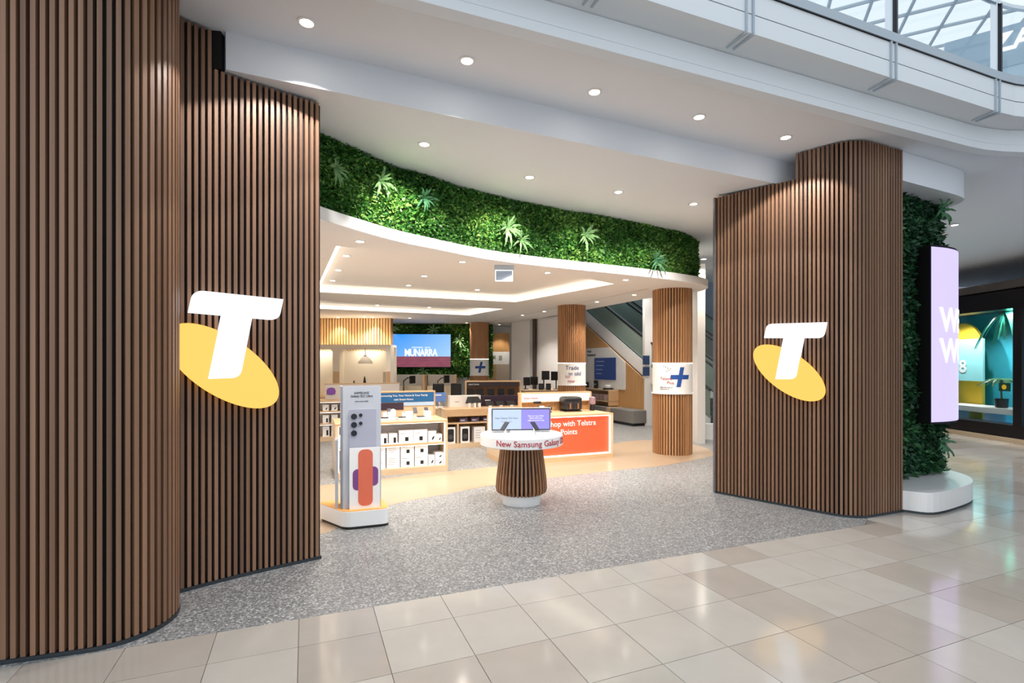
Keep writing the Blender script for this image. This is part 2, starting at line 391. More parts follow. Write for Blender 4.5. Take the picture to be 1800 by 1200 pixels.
# right hand wall with rounded corner
gR0, gR1 = fl(1257, 866).xy, fl(1462, 905.5).xy
dR = (gR1-gR0).normalized(); dM = U.copy()
Rr = .36; turn = math.atan2(dM.y, dM.x)-math.atan2(dR.y, dR.x)
nl = Vector((-dR.y, dR.x)); P0 = gR1.copy(); cr_ = P0+nl*Rr; arcR = []
a0 = math.atan2((P0-cr_).y, (P0-cr_).x)
for k in range(0, 11): arcR.append(cr_+Rr*Vector((math.cos(a0+turn*k/10), math.sin(a0+turn*k/10))))
# straight tail up to the podium
tail = arcR[-1]; endx = 1588.0
t_ = ((endx-900)/F*tail.y-tail.x)/(U.x-(endx-900)/F*U.y); tailE = tail+U*t_
pathC = [gR0, gR0.lerp(gR1, .5)]+arcR+[tailE]
zstep = fl(1391, 889.4).x
wr = slat_wall('wall_right', pathC, lambda x: zl(x)-.01 if x < zstep else zu(x)-.01, 'timber slat wall with rounded corner carrying the right letter sign')
# steel edge trim and body behind
MB().box(gR0.x-.010, gR0.x-.004, gR0.y-.01, gR0.y+.05, 0, zl(2.9)-.01).build('edge_trim', mat('edge_grey', (98, 104, 116), .5), wr)
struct(MB().prism([tuple(gR0+Vector((.12, .10))), tuple(gR1+Vector((.10, .12))), tuple(arcR[-1]+Vector((0, .16))), tuple(tailE+Vector((.02, .1))), (4.75, 7.5), (6.2, 8.35), (6.6, 10.2), (4.2, 10.4)], 0, 4.2).build('wall_right_core', WHITE))
struct(MB().prism([tuple(gL2+Vector((-.16, .02))), tuple(gL2+Vector((-.14, .12))), (-2.3, 5.4), (-9.5, 22), (-13, 22), (-13, 5), (-3.0, 4.3), (-2.5, 4.5)], 0, 4.2).build('wall_shop_left', WHITE))

# ------------------------------------------------------------------ ceilings and fascias
PA = fl(1500, 190, 4.6).xy                                   # ceiling edge over the entrance
edge = [PA-U*12, PA-U*6, PA-U*3, PA, PA+U*1.5]
pE = PA+U*2.1; hd = YAW; R2 = 2.3; cen2 = pE+Vector((math.sin(hd), -math.cos(hd)))*R2
for k in range(0, 13):
    a = hd+math.pi/2-math.radians(7.5*k); edge.append(cen2+R2*Vector((math.cos(a), math.sin(a))))
edge.append(edge[-1]+Vector((math.sin(.25), -math.cos(.25)))*6)
up = [tuple(p) for p in edge]+[(30, -1.5), (30, 16.8), (2.3, 16.8), (2.3, 27), (-13, 27), (-13, edge[0].y)]
struct(MB().prism(up, lambda p: zu(p[0]), 5.1).build('ceiling_upper', CEIL))
Fa, Fb = Vector((-2.42, 4.36)), Vector((3.74, 6.93))
low = [tuple(fl(397, 122, zl(-2.4)).xy), tuple(Fb), (4.6, 7.3), (5.6, 12), (5.6, 16.6), (-12, 16.6), (-12, 5.5), (-2.7, 4.75)]
# lower soffit, its street side fascia follows the mall line
struct(MB().prism(low, lambda p: zl(p[0], p[1]), lambda p: zu(p[0])+.25).build('ceiling_lower', CEIL))
struct(MB().prism([(-2.60, 4.34), (-2.47, 4.36), (-2.5, 4.62), (-2.7, 4.6)], zl(-2.5), zu(-2.5)).build('trim_1', BLACK))  # black block stands in for the shade in the gap beside the fascia

# shop ceiling with two light trays
def shift_path(path, d):
    nn = normals(path); return [Vector((p[0]+n[0]*d, p[1]+n[1]*d)) for p, n in zip(path, nn)]
front = smooth_path([bulk[0]+Vector((-.35, -.75))]+bulk+[Vector((3.76, 10.12)), Vector((3.98, 10.5)), Vector((4.0, 10.95)), Vector((3.8, 11.3)), Vector((3.5, 11.6))], 8)
outl = [tuple(p) for p in front]+[(3.15, 12.2), (.84, 17.7), (.84, 22.2), (-12, 22.2), (-12, 4.9)]
trays = [[fl(591, 432, ZI).xy, fl(566, 513, ZI).xy-Vector((.15, 0)), fl(906, 531, ZI).xy, fl(1080, 499, ZI).xy, Vector((.8, 8.75)), Vector((-.75, 7.75))],
         [Vector((-5.0, 12.3)), fl(560, 542, ZI).xy-Vector((.2, 0)), fl(824, 554, ZI).xy, fl(885, 543, ZI).xy]]
def holed(outer, holes, z):
    polys = [[Vector((p[0], p[1], 0)) for p in outer]]+[[Vector((p[0], p[1], 0)) for p in h] for h in holes]
    flat = [v for q in polys for v in q]; tris = tessellate_polygon(polys)
    return [(v.x, v.y, z) for v in flat], [tuple(t) for t in tris]
vs, fs = holed(outl, trays, ZI)
mb = MB().add(vs, fs); ci = struct(mb.build('ceiling_shop', CEILIN))
MB().prism([tuple(p) for p in shift_path(front, -.3)]+outl[len(front):], ZI+.15, ZI+.19).build('slab', CEILIN, ci)
for h in trays:
    n = len(h); mb = MB()
    for i in range(n):
        a, b = h[i], h[(i+1) % n]; mb.add([(a.x, a.y, ZI), (b.x, b.y, ZI), (b.x, b.y, ZI+.15), (a.x, a.y, ZI+.15)], [(0, 1, 2, 3)])
    mb.build('tray_side', CEILIN, ci)
    c = sum(h, Vector((0, 0)))/n; mb = MB()
    for i in range(0, 3):
        a, b = h[i], h[i+1]; a2, b2 = a+(c-a).normalized()*.07, b+(c-b).normalized()*.07
        mb.prism([tuple(a2), tuple(b2), tuple(b), tuple(a)][::-1], ZI+.012, ZI+.10)
    mb.build('light_strip', LEDW, ci)
# thin track slot in the ceiling
s0, s1 = fl(1140, 507, ZI), fl(858, 566, ZI); dd = (s1-s0).normalized()*1; nx = Vector((-dd.y, dd.x, 0))*.015
MB().add([s0-nx+Vector((0, 0, -.003)), s0+nx+Vector((0, 0, -.003)), s1+nx+Vector((0, 0, -.003)), s1-nx+Vector((0, 0, -.003))], [(0, 1, 2, 3)]).build('ceiling_slot', GREY, ci)
# bulkhead band
band = struct(MB().strip(front, [(-.1, ZI+.005), (.0, ZI), (.02, ZI+.01), (.02, ZI+.145), (0, ZI+.155), (-.3, ZI+.155)]).build('trim_2', WHITE, smooth=True))
# right bulkhead above the podium
def podium_outline(k=1.0, ox=0, oy=0):
    p = smooth_path([tailE+Vector((-.02, .0)), Vector((5.17, 6.31)), Vector((5.75, 6.60)), Vector((6.20, 6.92)), Vector((6.48, 7.32)), Vector((6.52, 7.75)), Vector((6.3, 8.15))], 5)
    return [tuple(q) for q in p]+[(5.9, 8.1), (4.74, 7.42)]
bulk_out = [tuple(q) for q in smooth_path([Vector((4.66, 6.36)), Vector((5.0, 6.53)), Vector((5.65, 6.82)), Vector((6.1, 7.03)), Vector((6.33, 7.2)), Vector((6.4, 7.45)), Vector((6.3, 7.9))], 5)]+[(5.9, 8.1), (4.74, 7.42)]
struct(MB().prism(bulk_out, lambda p: zl(p[0])-.05, lambda p: zu(p[0])-.002).build('ceiling_podium', CEIL))
pod = tag(MB().prism(podium_outline(), .03, .27).build('podium', WGLOSS, bevel=.006), 'white rounded plinth at the foot of the right green wall', 'plinth')
MB().prism([(p[0]*.995+.03, p[1]*.995+.04) for p in podium_outline()], 0, .03).build('kick', KICK, pod)

# ------------------------------------------------------------------ downlights
def make_downlight():
    r = thing('downlight', 'x', 'downlight')
    MB().lathe([(.075, 0), (.075, -.008), (.055, -.01), (.052, -.004), (.052, 0)], 20).build('trim_ring', WGLOSS, r)
    MB().lathe([(.001, -.005), (.052, -.005)], 20).build('lens', LAMP, r)
    return r
DL = make_downlight(); first_dl = [True]
def downlight(p, label, group, watts, angle=110, blend=.35, col=(1, .90, .76), scale=1.0, aim=None):
    if first_dl[0]: o = DL; first_dl[0] = False
    else: o = copy_tree(DL)
    o.location = p; tag(o, label, 'downlight', group); o.scale = (scale,)*3
    ld = bpy.data.lights.new('downlight_lamp', 'SPOT'); ld.energy = watts; ld.spot_size = math.radians(angle); ld.spot_blend = blend; ld.color = col; ld.shadow_soft_size = .04
    lo = bpy.data.objects.new('lamp', ld); COL.objects.link(lo); lo.parent = o; lo.location = (0, 0, -.03)
    if aim is not None: lo.rotation_euler = Vector((aim[0], aim[1], aim[2])).to_track_quat('-Z', 'Y').to_euler()
    return o
for i, (x, y) in enumerate([(539, 39), (821, 106), (1045, 161), (1229, 205), (1381, 241)]):
    p = fl(x, y, 4.62)
    for _ in range(3): p = fl(x, y, zu(p.x))
    downlight(p, f'round downlight in the high ceiling above the tiles, {nth(i)}', 'high ceiling downlights', SPOT_UPPER, 113, .10, (1, .96, .92))
for i, (x, y) in enumerate([(746, 253), (931, 311), (1087, 337), (1219, 358)]):
    p = fl(x, y, 4.3)
    for _ in range(5): p = fl(x, y, zl(p.x, p.y))
    downlight(p, f'round downlight in the soffit before the hanging garden, {nth(i)}', 'soffit downlights', SPOT_LOWER, 96, .7, (1, .95, .88), aim=(-.30, .68, -1.0))
ind = [(187,498),(125,563),(90,628),(63,675),(40,715),(478,655),(407,697),(350,733),(650,591),(718,717),(635,748),(890,765),(1035,640),(998,738),(1130,703),(1388,672),(1427,740),(1258,772),(1020,815),(922,832),(265,787),(230,805),(500,797),(450,815),(208,838),(412,845)]
def in_poly(p, poly):
    c = False; n = len(poly)
    for i in range(n):
        a, b = poly[i], poly[(i+1) % n]
        if (a[1] > p[1]) != (b[1] > p[1]) and p[0] < (b[0]-a[0])*(p[1]-a[1])/(b[1]-a[1])+a[0]: c = not c
    return c
for (x, y) in ind:
    X, Y_ = 560+x/2.5714, 230+y/2.5714; p = fl(X, Y_, ZI)
    if any(in_poly(p, t) for t in trays): p = fl(X, Y_, ZI+.15)
    downlight(p, 'small round downlight in the ceiling inside the shop', 'shop ceiling downlights', SPOT_IN, 120, .6, (1, .93, .84), scale=.95)
for i, (x, y) in enumerate([(1678, 395), (1797, 418), (1748, 487)]):
    downlight(fl(x, y, zu(9)), f'downlight in the violet tinted mall ceiling, {nth(i)}', 'mall ceiling downlights', 360, 120, .4, (1, .95, .9))
for i, q in enumerate(((3.9, 13.6), (3.3, 15.2))): downlight(Vector((*q, zl(*q))), ['lamp over the lobby before the escalator, nearer one', 'lamp over the lobby before the escalator, farther one'][i], 'lobby lamps', 170, 130, .5, (1, .94, .86))  # two unseen lamps added to brighten the escalator lobby
p = fl(1237, 455, 4.25); downlight(p, 'downlight above the right timber column beside the green wall end', None, SPOT_LOWER, 120, .4)

# ------------------------------------------------------------------ foliage
def foliage(name, frames, zr, count, m, parent, size=(.035, .075), bulge=.05, lean=False):
    # frames: list of (point, tangent, outward normal) along a plan path
    n = count; k = rng.integers(0, len(frames), n)
    P = np.array([[f[0].x, f[0].y] for f in frames])[k]; T = np.array([[f[1].x, f[1].y] for f in frames])[k]; Nn = np.array([[f[2].x, f[2].y] for f in frames])[k]
    step = (frames[1][0]-frames[0][0]).length
    P = P+T*rng.uniform(-.5, .5, (n, 1))*step*1.2
    z = rng.uniform(0, 1, n); z0 = zr[0]; z1 = np.array([zr[1](x) for x in P[:, 0]]) if callable(zr[1]) else zr[1]; z = z0+(z1-z0)*z
    out = rng.uniform(0, 1, n)**1.5*bulge+.012+.035*np.sin(P[:, 0]*5.1+z*3.7)*np.sin(P[:, 1]*3.3+z*6.1)
    if lean: out = out+lean_at(P[:, 0])*(z-z0)/(z1-z0)
    C = np.stack([P[:, 0]+Nn[:, 0]*out, P[:, 1]+Nn[:, 1]*out, z], 1)
    N3 = np.stack([Nn[:, 0], Nn[:, 1], np.zeros(n)], 1)
    # leaf direction: mostly outward and drooping
    d = rng.normal(0, 1, (n, 3)); d[:, 2] -= .4; d += N3*.9; d /= np.linalg.norm(d, axis=1)[:, None]
    s = np.cross(d, N3*.7+rng.normal(0, .6, (n, 3))); s /= np.linalg.norm(s, axis=1)[:, None]+1e-6
    L = rng.uniform(*size, n)[:, None]; w = L*rng.uniform(.22, .34, (n, 1))
    up_ = np.cross(s, d)
    vs = np.stack([C, C+d*L*.5+s*w-up_*L*.08, C+d*L, C+d*L*.5-s*w-up_*L*.08], 1).reshape(-1, 3)
    tris = (np.arange(n)[:, None]*4+np.array([[0, 1, 2, 0, 2, 3]])).ravel()
    me = bpy.data.meshes.new(name); me.vertices.add(n*4); me.vertices.foreach_set('co', vs.ravel())
    me.loops.add(n*6); me.loops.foreach_set('vertex_index', tris); me.polygons.add(n*2); me.polygons.foreach_set('loop_start', np.arange(n*2)*3)
    me.update(); me.validate()
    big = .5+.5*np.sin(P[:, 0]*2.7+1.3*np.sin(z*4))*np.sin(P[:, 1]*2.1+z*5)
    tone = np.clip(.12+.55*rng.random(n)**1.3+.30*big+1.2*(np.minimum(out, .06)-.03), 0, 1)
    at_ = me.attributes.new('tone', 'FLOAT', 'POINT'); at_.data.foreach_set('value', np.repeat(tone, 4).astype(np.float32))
    o = obj(name, me, m, parent); o['kind'] = 'stuff'; return o
def frames_of(path, step=.06):
    return [(p, d, Vector((d.y, -d.x))) for p, d in resample(path, step)]
def make_fern(name, label, loc, nrm_, size=.34, m=FERN, n=10, group='ferns in the green walls', seed=0):
    rnd = random.Random(seed); r = thing(name, label, 'fern', loc, math.atan2(nrm_.y, nrm_.x)+math.pi/2, group)
    for k in range(n):
        a = 2*math.pi*k/n+rnd.uniform(-.25, .25); L = size*rnd.uniform(.4, .85)
        mb = MB(); segs = 7; vs = []; fs = []
        for j in range(segs+1):
            t = j/segs; rad = L*t; y = -.06-.13*size/.34*math.sin(t*math.pi*.62); x = rad*math.cos(a); z = rad*math.sin(a)-.28*L*t*t
            wv = L*.115*math.sin(math.pi*min(1, t*.9+.1))*(1 if j % 2 else .55)
            sx, sz = -math.sin(a)*wv, math.cos(a)*wv
            vs += [(x+sx, y+.012, z+sz), (x, y-.008, z), (x-sx, y+.012, z-sz)]
            if j: o_ = 3*(j-1); fs += [(o_, o_+3, o_+4, o_+1), (o_+1, o_+4, o_+5, o_+2)]
        mb.add(vs, fs).build('frond', m, r)
    return r
# hanging garden over the shop front
gp = [p+Vector((n_[0], n_[1]))*(-.10-.16*max(0, min(1, (p.x-3.0)/.8))) for p, n_ in zip(front, normals(front))]
def lean_at(x): return .04*np.clip((x+2.0)/3.0, 0, 1)*np.clip((3.9-x)/.8, 0, 1)
gw = thing('green_wall', 'curved hanging garden of small green leaves above the shop opening', 'green wall', (0, 0, 0))
bk = MB(); nn_ = normals(gp); ln = [lean_at(p.x) for p in gp]
bk.add([v for p, n_, l_ in zip(gp, nn_, ln) for v in ((p.x, p.y, ZI+.15), (p.x+n_[0]*l_, p.y+n_[1]*l_, 4.42))], [(2*i, 2*i+2, 2*i+3, 2*i+1) for i in range(len(gp)-1)]).build('backing', SOIL, gw)
gf = frames_of(gp[6:]); foliage('foliage', gf, (ZI+.15, 4.40), 36000, LEAF, gw, lean=True)
def on_garden(px, py):
    best = None
    for f in gf:
        e = abs(900+F*f[0].x/f[0].y-px)
        if best is None or e < best[0]: best = (e, f)
    f = best[1]; y_ = f[0].y; zz = CH-(py-HZ)/F*y_; k_ = lean_at(f[0].x)*(zz-ZI-.17)/.85; return at(px, py, y_-k_), f[2]
for i, (x, y, s) in enumerate([(574, 300, .2), (655, 322, .3), (735, 352, .26), (884, 404, .34), (908, 425, .26), (1020, 417, .34), (1142, 460, .34), (1188, 440, .42)]):
    p, n_ = on_garden(x, y); p = p+Vector((n_.x, n_.y, 0))*.06; make_fern('fern', f'pale fern in the hanging garden above the opening, {nth(i)}', p, n_, s, FERN if i not in (2, 6) else FERND, 12, seed=i)
# right green wall beside the podium
gR = [Vector((5.0, 6.98)), Vector((5.6, 7.28)), Vector((6.15, 7.54)), Vector((6.28, 7.72)), Vector((6.3, 8.0))]
gR = smooth_path(gR, 5); gw2 = thing('green_wall', 'tall planted green wall behind the curved violet screen', 'green wall')
MB().strip(gR, [(-.1, .27), (0, .27), (0, 4.2), (-.1, 4.2)]).build('backing', SOIL, gw2)
foliage('foliage', frames_of(gR), (.30, 4.18), 15000, LEAFD, gw2, (.05, .11), .11)
for i, (x, y) in enumerate([(1640, 372), (1612, 470), (1612, 612), (1640, 775)]):
    p = at(x, y, 7.3); make_fern('fern', ['dark fern at the top of the right green wall', 'fern beside the top of the curved screen', 'fern left of the curved screen', 'fern under the curved screen'][i], p, V, .3, FERND, 9, seed=20+i)

# ------------------------------------------------------------------ letter signs
def plane_local(A, d):                     # wall plane frame: origin A, along d, front is -y
    r = math.atan2(d.y, d.x); n = Vector((math.sin(r), -math.cos(r)))
    def loc(px, py):
        k = (px-900)/F; Y_ = A.dot(n)/(k*n.x+n.y); P = Vector((k*Y_, Y_)); return ((P-A).dot(d), CH-(py-HZ)/F*Y_)
    return r, n, loc
def ell(cx, cz, a, b, ang, n=48):
    return [(cx+a*math.cos(t)*math.cos(ang)-b*math.sin(t)*math.sin(ang), cz+a*math.cos(t)*math.sin(ang)+b*math.sin(t)*math.cos(ang)) for t in (2*math.pi*k/n for k in range(n))]
nR = Vector((math.sin(math.atan2(dR.y, dR.x)), -math.cos(math.atan2(dR.y, dR.x))))
rR, nR, locR = plane_local(gR0+nR*.02, dR)
c4 = lambda x, y: locR(1240+x/2.7275, 500+y/2.7275)
def fillet(pts, rads, n=5):
    out = []; N_ = len(pts)
    for i in range(N_):
        p = Vector(pts[i]); r = rads[i]
        if not r: out.append(tuple(p)); continue
        a = (Vector(pts[i-1])-p).normalized(); b = (Vector(pts[(i+1) % N_])-p).normalized()
        for k in range(n+1):
            t = k/n; s_ = p+a*r*(1-t)**2+b*r*t*t; out.append(tuple(s_))
    return out
Tpx = [(293, 257), (306, 190), (588, 182), (572, 257), (478, 257), (440, 453), (347, 453), (385, 257)]
Tl = fillet([c4(*p) for p in Tpx], [0, .07, 0, .07, 0, .07, 0, 0])
cc = c4(398, 419); m1 = c4(398+207*math.cos(.611), 419+207*math.sin(.611)); m2 = c4(398+92*math.sin(.611), 419-92*math.cos(.611))
v1 = Vector(m1)-Vector(cc); v2 = Vector(m2)-Vector(cc)
El = [tuple(Vector(cc)+v1*math.cos(t)+v2*math.sin(t)) for t in (2*math.pi*k/56 for k in range(56))]
def ccw(p):
    s_ = sum(p[i][0]*p[(i+1) % len(p)][1]-p[(i+1) % len(p)][0]*p[i][1] for i in range(len(p))); return p if s_ > 0 else p[::-1]
Tl, El = ccw(Tl), ccw(El)
# recentre on the foot of the letter
ox, oz = cc
Tl = [(a-ox, b-oz) for a, b in Tl]; El = [(a-ox, b-oz) for a, b in El]
def logo(label, base, r, k=1.0):
    t = thing('logo_sign', label, 'sign', base, r)
    sc2 = lambda q: [(a*k, b*k) for a, b in q]
    MB().prism_xz(sc2(El), -.045, .0).build('amber_oval', SIGNO, t)
    MB().prism_xz(sc2(Tl), -.085, -.02).build('letter_t', SIGNW, t)
    for a, b in ((-.1, 0), (.1, -.1)): MB().tube([(a*k, 0, b*k), (a*k, .05, b*k)], .012).build('standoff', DARKMET, t)
    return t
bR = gR0+nR*.02+dR*ox; logo('glowing white letter T over amber oval on the right slat wall', (bR.x, bR.y, oz), rR)
dLw = (gL2-gL0).normalized(); rL = math.atan2(dLw.y, dLw.x); nL = Vector((math.sin(rL), -math.cos(rL)))
rL, nL, locL = plane_local(gL0+nL*.03, dLw)
# place by the T's left top corner and stem foot
tl = locL(329, 511); br = locL(395, 668); tr = locL(490, 521)
wT = max(a for a, b in Tl)-min(a for a, b in Tl); kx = (tr[0]-tl[0])/wT
ztop_ = max(b for a, b in Tl); zbot_ = min(b for a, b in Tl); kz = (tl[1]-br[1])/(ztop_-zbot_); kL = (kx+kz)/2
lx = tl[0]-min(a for a, b in Tl)*kL; lz = tl[1]-ztop_*kL
bL = gL0+nL*.03+dLw*lx; logo('glowing white letter T over amber oval on the left slat wall', (bL.x, bL.y, lz), rL, kL)
print('logo scale', kx, kz)

# ------------------------------------------------------------------ balcony with glass balustrade
bal = thing('balcony', 'pale upper floor balcony edge with glass balustrade over the atrium', 'balcony', (0, 0, 0))
MB().strip(edge, [(-.1, 4.50), (0, 4.52), (.006, 4.60), (.01, 4.60), (.015, 4.78), (-.02, 4.80)]).build('lip', FASCIA, bal, smooth=True)
MB().strip(edge, [(-.02, 4.785), (.30, 4.80)]).build('underside', FASCIA, bal)
MB().strip(edge, [(.28, 4.80), (.30, 4.80), (.30, 4.965), (.285, 4.965)]).build('fascia_panel', FASCIA, bal)
MB().strip(edge, [(.285, 4.965), (.275, 4.97), (.285, 4.975)]).build('groove', DARKMET, bal)
MB().strip(edge, [(.285, 4.975), (.30, 4.975), (.30, 5.165), (.27, 5.165)]).build('fascia_panel', FASCIA, bal)
MB().strip(edge, [(.315, 5.163), (.315, 5.175), (.2, 5.175)]).build('shadow_line', DARKMET, bal)  # thin dark metal strip along the top of the fascia
MB().strip(edge, [(.29, 5.175), (.29, 5.29), (.16, 5.29), (.16, 5.175)]).build('glass_channel', STEEL, bal)
ep = shift_path(edge, .24)
rs = resample(ep, .02)
def s_of_px(px, z, off=0):
    return min(range(len(rs)), key=lambda i: abs(900+F*rs[i][0].x/rs[i][0].y-px) if rs[i][0].y > 1 else 1e9)
hp = shift_path(edge, .235)
MB().tube([(p.x, p.y, 6.14) for p in [q[0] for q in resample(hp, .15)]], .03, 8).build('handrail', CHROME, bal)
postpx = [1000, 1280, 1568, 1752]
idx = [s_of_px(x, 5.3) for x in postpx]
for i in idx:
    p, d = rs[i]; n_ = Vector((d.y, -d.x))
    for off in (-.045, .045):
        q = p+d*off; MB().box(-.012, .012, -.03, .03, 5.29, 6.12).build('post', CHROME if off < 0 else DARKMET, bal, loc=(q.x, q.y, 0), rz=math.atan2(d.y, d.x))
cuts = [0]+idx+[min(len(rs)-1, idx[-1]+180)]
for a, b in zip(cuts, cuts[1:]):
    pts = [rs[k][0] for k in range(a+4, b-3, 6)]
    if len(pts) > 1: MB().strip(pts, [(0, 5.2), (0, 6.12)]).build('glass_pane', GLASS, bal)
rb = resample(shift_path(edge, .30), .02)
for x in (1056, 1316, 1568, 1752):
    i = min(range(len(rb)), key=lambda k: abs(900+F*rb[k][0].x/rb[k][0].y-x) if rb[k][0].y > 1 else 1e9); p, d = rb[i]
    for off in (-.04, .04):
        q = p+d*off; MB().box(-.009, .009, -.02, .02, 4.79, 5.165).box(-.009, .009, -.02, .22, 4.775, 4.792).build('bracket', STEEL, bal, loc=(q.x, q.y, 0), rz=math.atan2(d.y, d.x))

# ------------------------------------------------------------------ glazed atrium roof (upper right) and upper floor shop
roof = thing('glazed_roof', 'white diagonal lattice glass roof high over the atrium', 'roof', (0, 0, 0))
def roof_z(a, b): return 10.5+2.2*math.cos(max(-1.4, min(1.4, (b-9)/14)))
ng = 14; stp = 1.55
def rp(i, j):
    q = Vector((9, 9))+U*(i*stp)-V*(j*stp); return Vector((q.x, q.y, 10.6+1.6*math.cos((j)/8.0)))
for i in range(-7, 9):
    MBt = MB()
    for j in range(-7, 9):
        a, b, c, d = rp(i, j), rp(i+1, j), rp(i+1, j+1), rp(i, j+1); MBt.add([a, b, c, d], [(0, 1, 2, 3)])
    MBt.build('roof_pane', GLASS, roof)
for k in range(-16, 18):
    pts = [rp(i, i+k) for i in range(-7, 10) if -7 <= i+k <= 9]
    if len(pts) > 1: MB().tube(pts, .05, 6).build('rafter', STEEL, roof)
    pts = [rp(i, k-i+2) for i in range(-7, 10) if -7 <= k-i+2 <= 9]
    if len(pts) > 1: MB().tube(pts, .05, 6).build('rafter', STEEL, roof)
ush = thing('upper_shopfront', 'upper floor shop with white illuminated lettering behind the balcony glass', 'shopfront', (10.2, 9.8, 5.1), YAW-1.0)
box('frontage', mat('pale_blue_wall', (168, 190, 204), .4), ush, -1.5, 4, 0, .2, 0, 3.4)
text('ZARA', .48, SIGNW, ush, -.80, -.05, 2.92, bold=.02, ext=.02)
box('sign_band', mat('sign_band', (150, 172, 188), .3), ush, -1.5, 4, -.02, 0, 2.6, 3.4)
for k in range(5): box('mullion', STEEL, ush, -1.4+k*1.1, -1.34+k*1.1, -.05, 0, 0, 2.1)

# ------------------------------------------------------------------ curved violet screen on the right
scr = thing('curved_screen', 'tall curved violet digital screen in black case by the right green wall', 'screen', (0, 0, 0))
fa = at(1637, 700, 6.9).xy
sp = smooth_path([fa, fa+Vector((.30, .10)), fa+Vector((.58, .27)), fa+Vector((.80, .52)), fa+Vector((.9, .82)), fa+Vector((.9, 1.1))], 6)
zb, zt = CH-102/F*6.9, CH+207/F*6.9
back = [fa+Vector((-.02, .55))]
MB().prism([tuple(p) for p in shift_path(sp, -.012)]+[tuple(sp[-1]+Vector((-.5, .0))), tuple(fa+Vector((.05, .62)))], zb-.03, zt+.03).build('case', BLACK, scr)
LILAC = emis('screen_lilac', (200, 188, 246), 1.12)
MB().strip(sp, [(0, zb), (0, zt)]).build('display', LILAC, scr, smooth=True)
# lettering bent along the screen
def text_on_path(s_, size, m, parent, path, s0, z, off=.006, bold=0):
    me = text_mesh(s_, size, bold, .001); n = len(me.vertices); co = np.zeros(n*3); me.vertices.foreach_get('co', co); co = co.reshape(-1, 3)
    R_ = resample(path, .005); out = np.zeros_like(co)
    for k in range(n):
        i = max(0, min(len(R_)-1, int((s0+co[k, 0])/.005))); p, d = R_[i]; out[k] = (p.x+d.y*(off+co[k, 2]), p.y-d.x*(off+co[k, 2]), z+co[k, 1])
    me.vertices.foreach_set('co', out.ravel()); me.update(); return obj('lettering', me, m, parent)
text_on_path('WE', .46, SIGNW, scr, sp, .16, CH+58/F*7.0, bold=.02)
text_on_path('WON', .46, SIGNW, scr, sp, .16, CH+4/F*7.0, bold=.02)
MB().tube([fa.to_3d()+Vector((.1, .4, zb+.3)), fa.to_3d()+Vector((.0, .75, zb+.3))], .04).build('mount', BLACK, scr)

# ------------------------------------------------------------------ neighbouring shop on the right
NX = 11.86
ns = thing('neighbour_shopfront', 'dark framed shop window with turquoise summer display across the mall', 'shopfront', (NX, 0, 0))
FR = mat('bronze_frame', (34, 28, 30), .35, .3)
box('header', FR, ns, 0, .5, 8.5, 15.2, 3.18, 3.62)
box('cornice', mat('cornice', (92, 84, 80), .5), ns, -.06, .5, 8.5, 15.2, 3.66, 3.84)
box('base', FR, ns, 0, .4, 8.5, 15.2, .10, .40)
box('kerb', mat('kerb_stone', (190, 168, 140), .3), ns, -.12, .4, 8.5, 15.2, 0, .10)
for y0, y1 in ((11.95, 12.16), (15.0, 15.2), (8.5, 8.6)): box('post', FR, ns, -.02, .2, y0, y1, .4, 3.2)
box('glass_pane', GLASS, ns, .08, .09, 12.16, 15.0, .4, 3.2); box('glass_pane', GLASS, ns, .08, .09, 8.6, 11.95, .4, 3.2)
TURQ = mat('turquoise_wall', (60, 178, 204), .6)
box('backdrop', TURQ, ns, 1.9, 1.95, 8, 16.8, .0, 3.6); box('backdrop', TURQ, ns, .5, 1.95, 16.7, 16.8, 0, 3.6)
box('window_floor', mat('pool_tile', (60, 140, 190), .3), ns, .4, 1.9, 8.5, 16.7, .1, .3)
box('soffit', FR, ns, .4, 2.0, 8.5, 16.8, 3.3, 3.5)
# the display
for i, y in enumerate((10.0, 12.6, 13.7, 14.8)):  # spots added under the soffit to brighten the window display
    downlight(Vector((NX+.55, y, 3.298)), f'spot in the shop window soffit, {nth(i)} counting from the near end', 'shop window spots', 170, 140, .5, (1, .97, .92))
YEL = mat('yellow_paint', (246, 204, 60), .5)
arch = thing('yellow_arch', 'large yellow rounded cut-out in the turquoise shop window', 'display prop', (NX+1.35, 0, 0))
q = [(14.45, .3), (15.75, .3), (15.75, 2.3)]+[(15.1+.65*math.cos(t), 2.3+.75*math.sin(t)) for t in np.linspace(.0, math.pi, 12)][1:]
MB().add([(0, a, b) for a, b in q]+[(.08, a, b) for a, b in q], [tuple(range(len(q))), tuple(range(2*len(q)-1, len(q)-1, -1))]+[(i, (i+1) % len(q), len(q)+(i+1) % len(q), len(q)+i) for i in range(len(q))]).build('panel', YEL, arch)
brd = thing('display_board', 'pale turquoise square board with number in the shop window', 'board', (NX+1.1, 0, 0))
box('board', mat('pale_turquoise', (160, 232, 240), .5), brd, 0, .05, 14.15, 15.8, 1.38, 2.56)
t8 = text('8', .5, INKW, brd, -.012, 14.9, 1.62, bold=.02); t8.rotation_euler = (0, 0, -math.pi/2)
leafy = thing('hanging_palm', 'green palm fronds hanging in the top of the shop window', 'plant', (NX+.7, 13.0, 3.2))
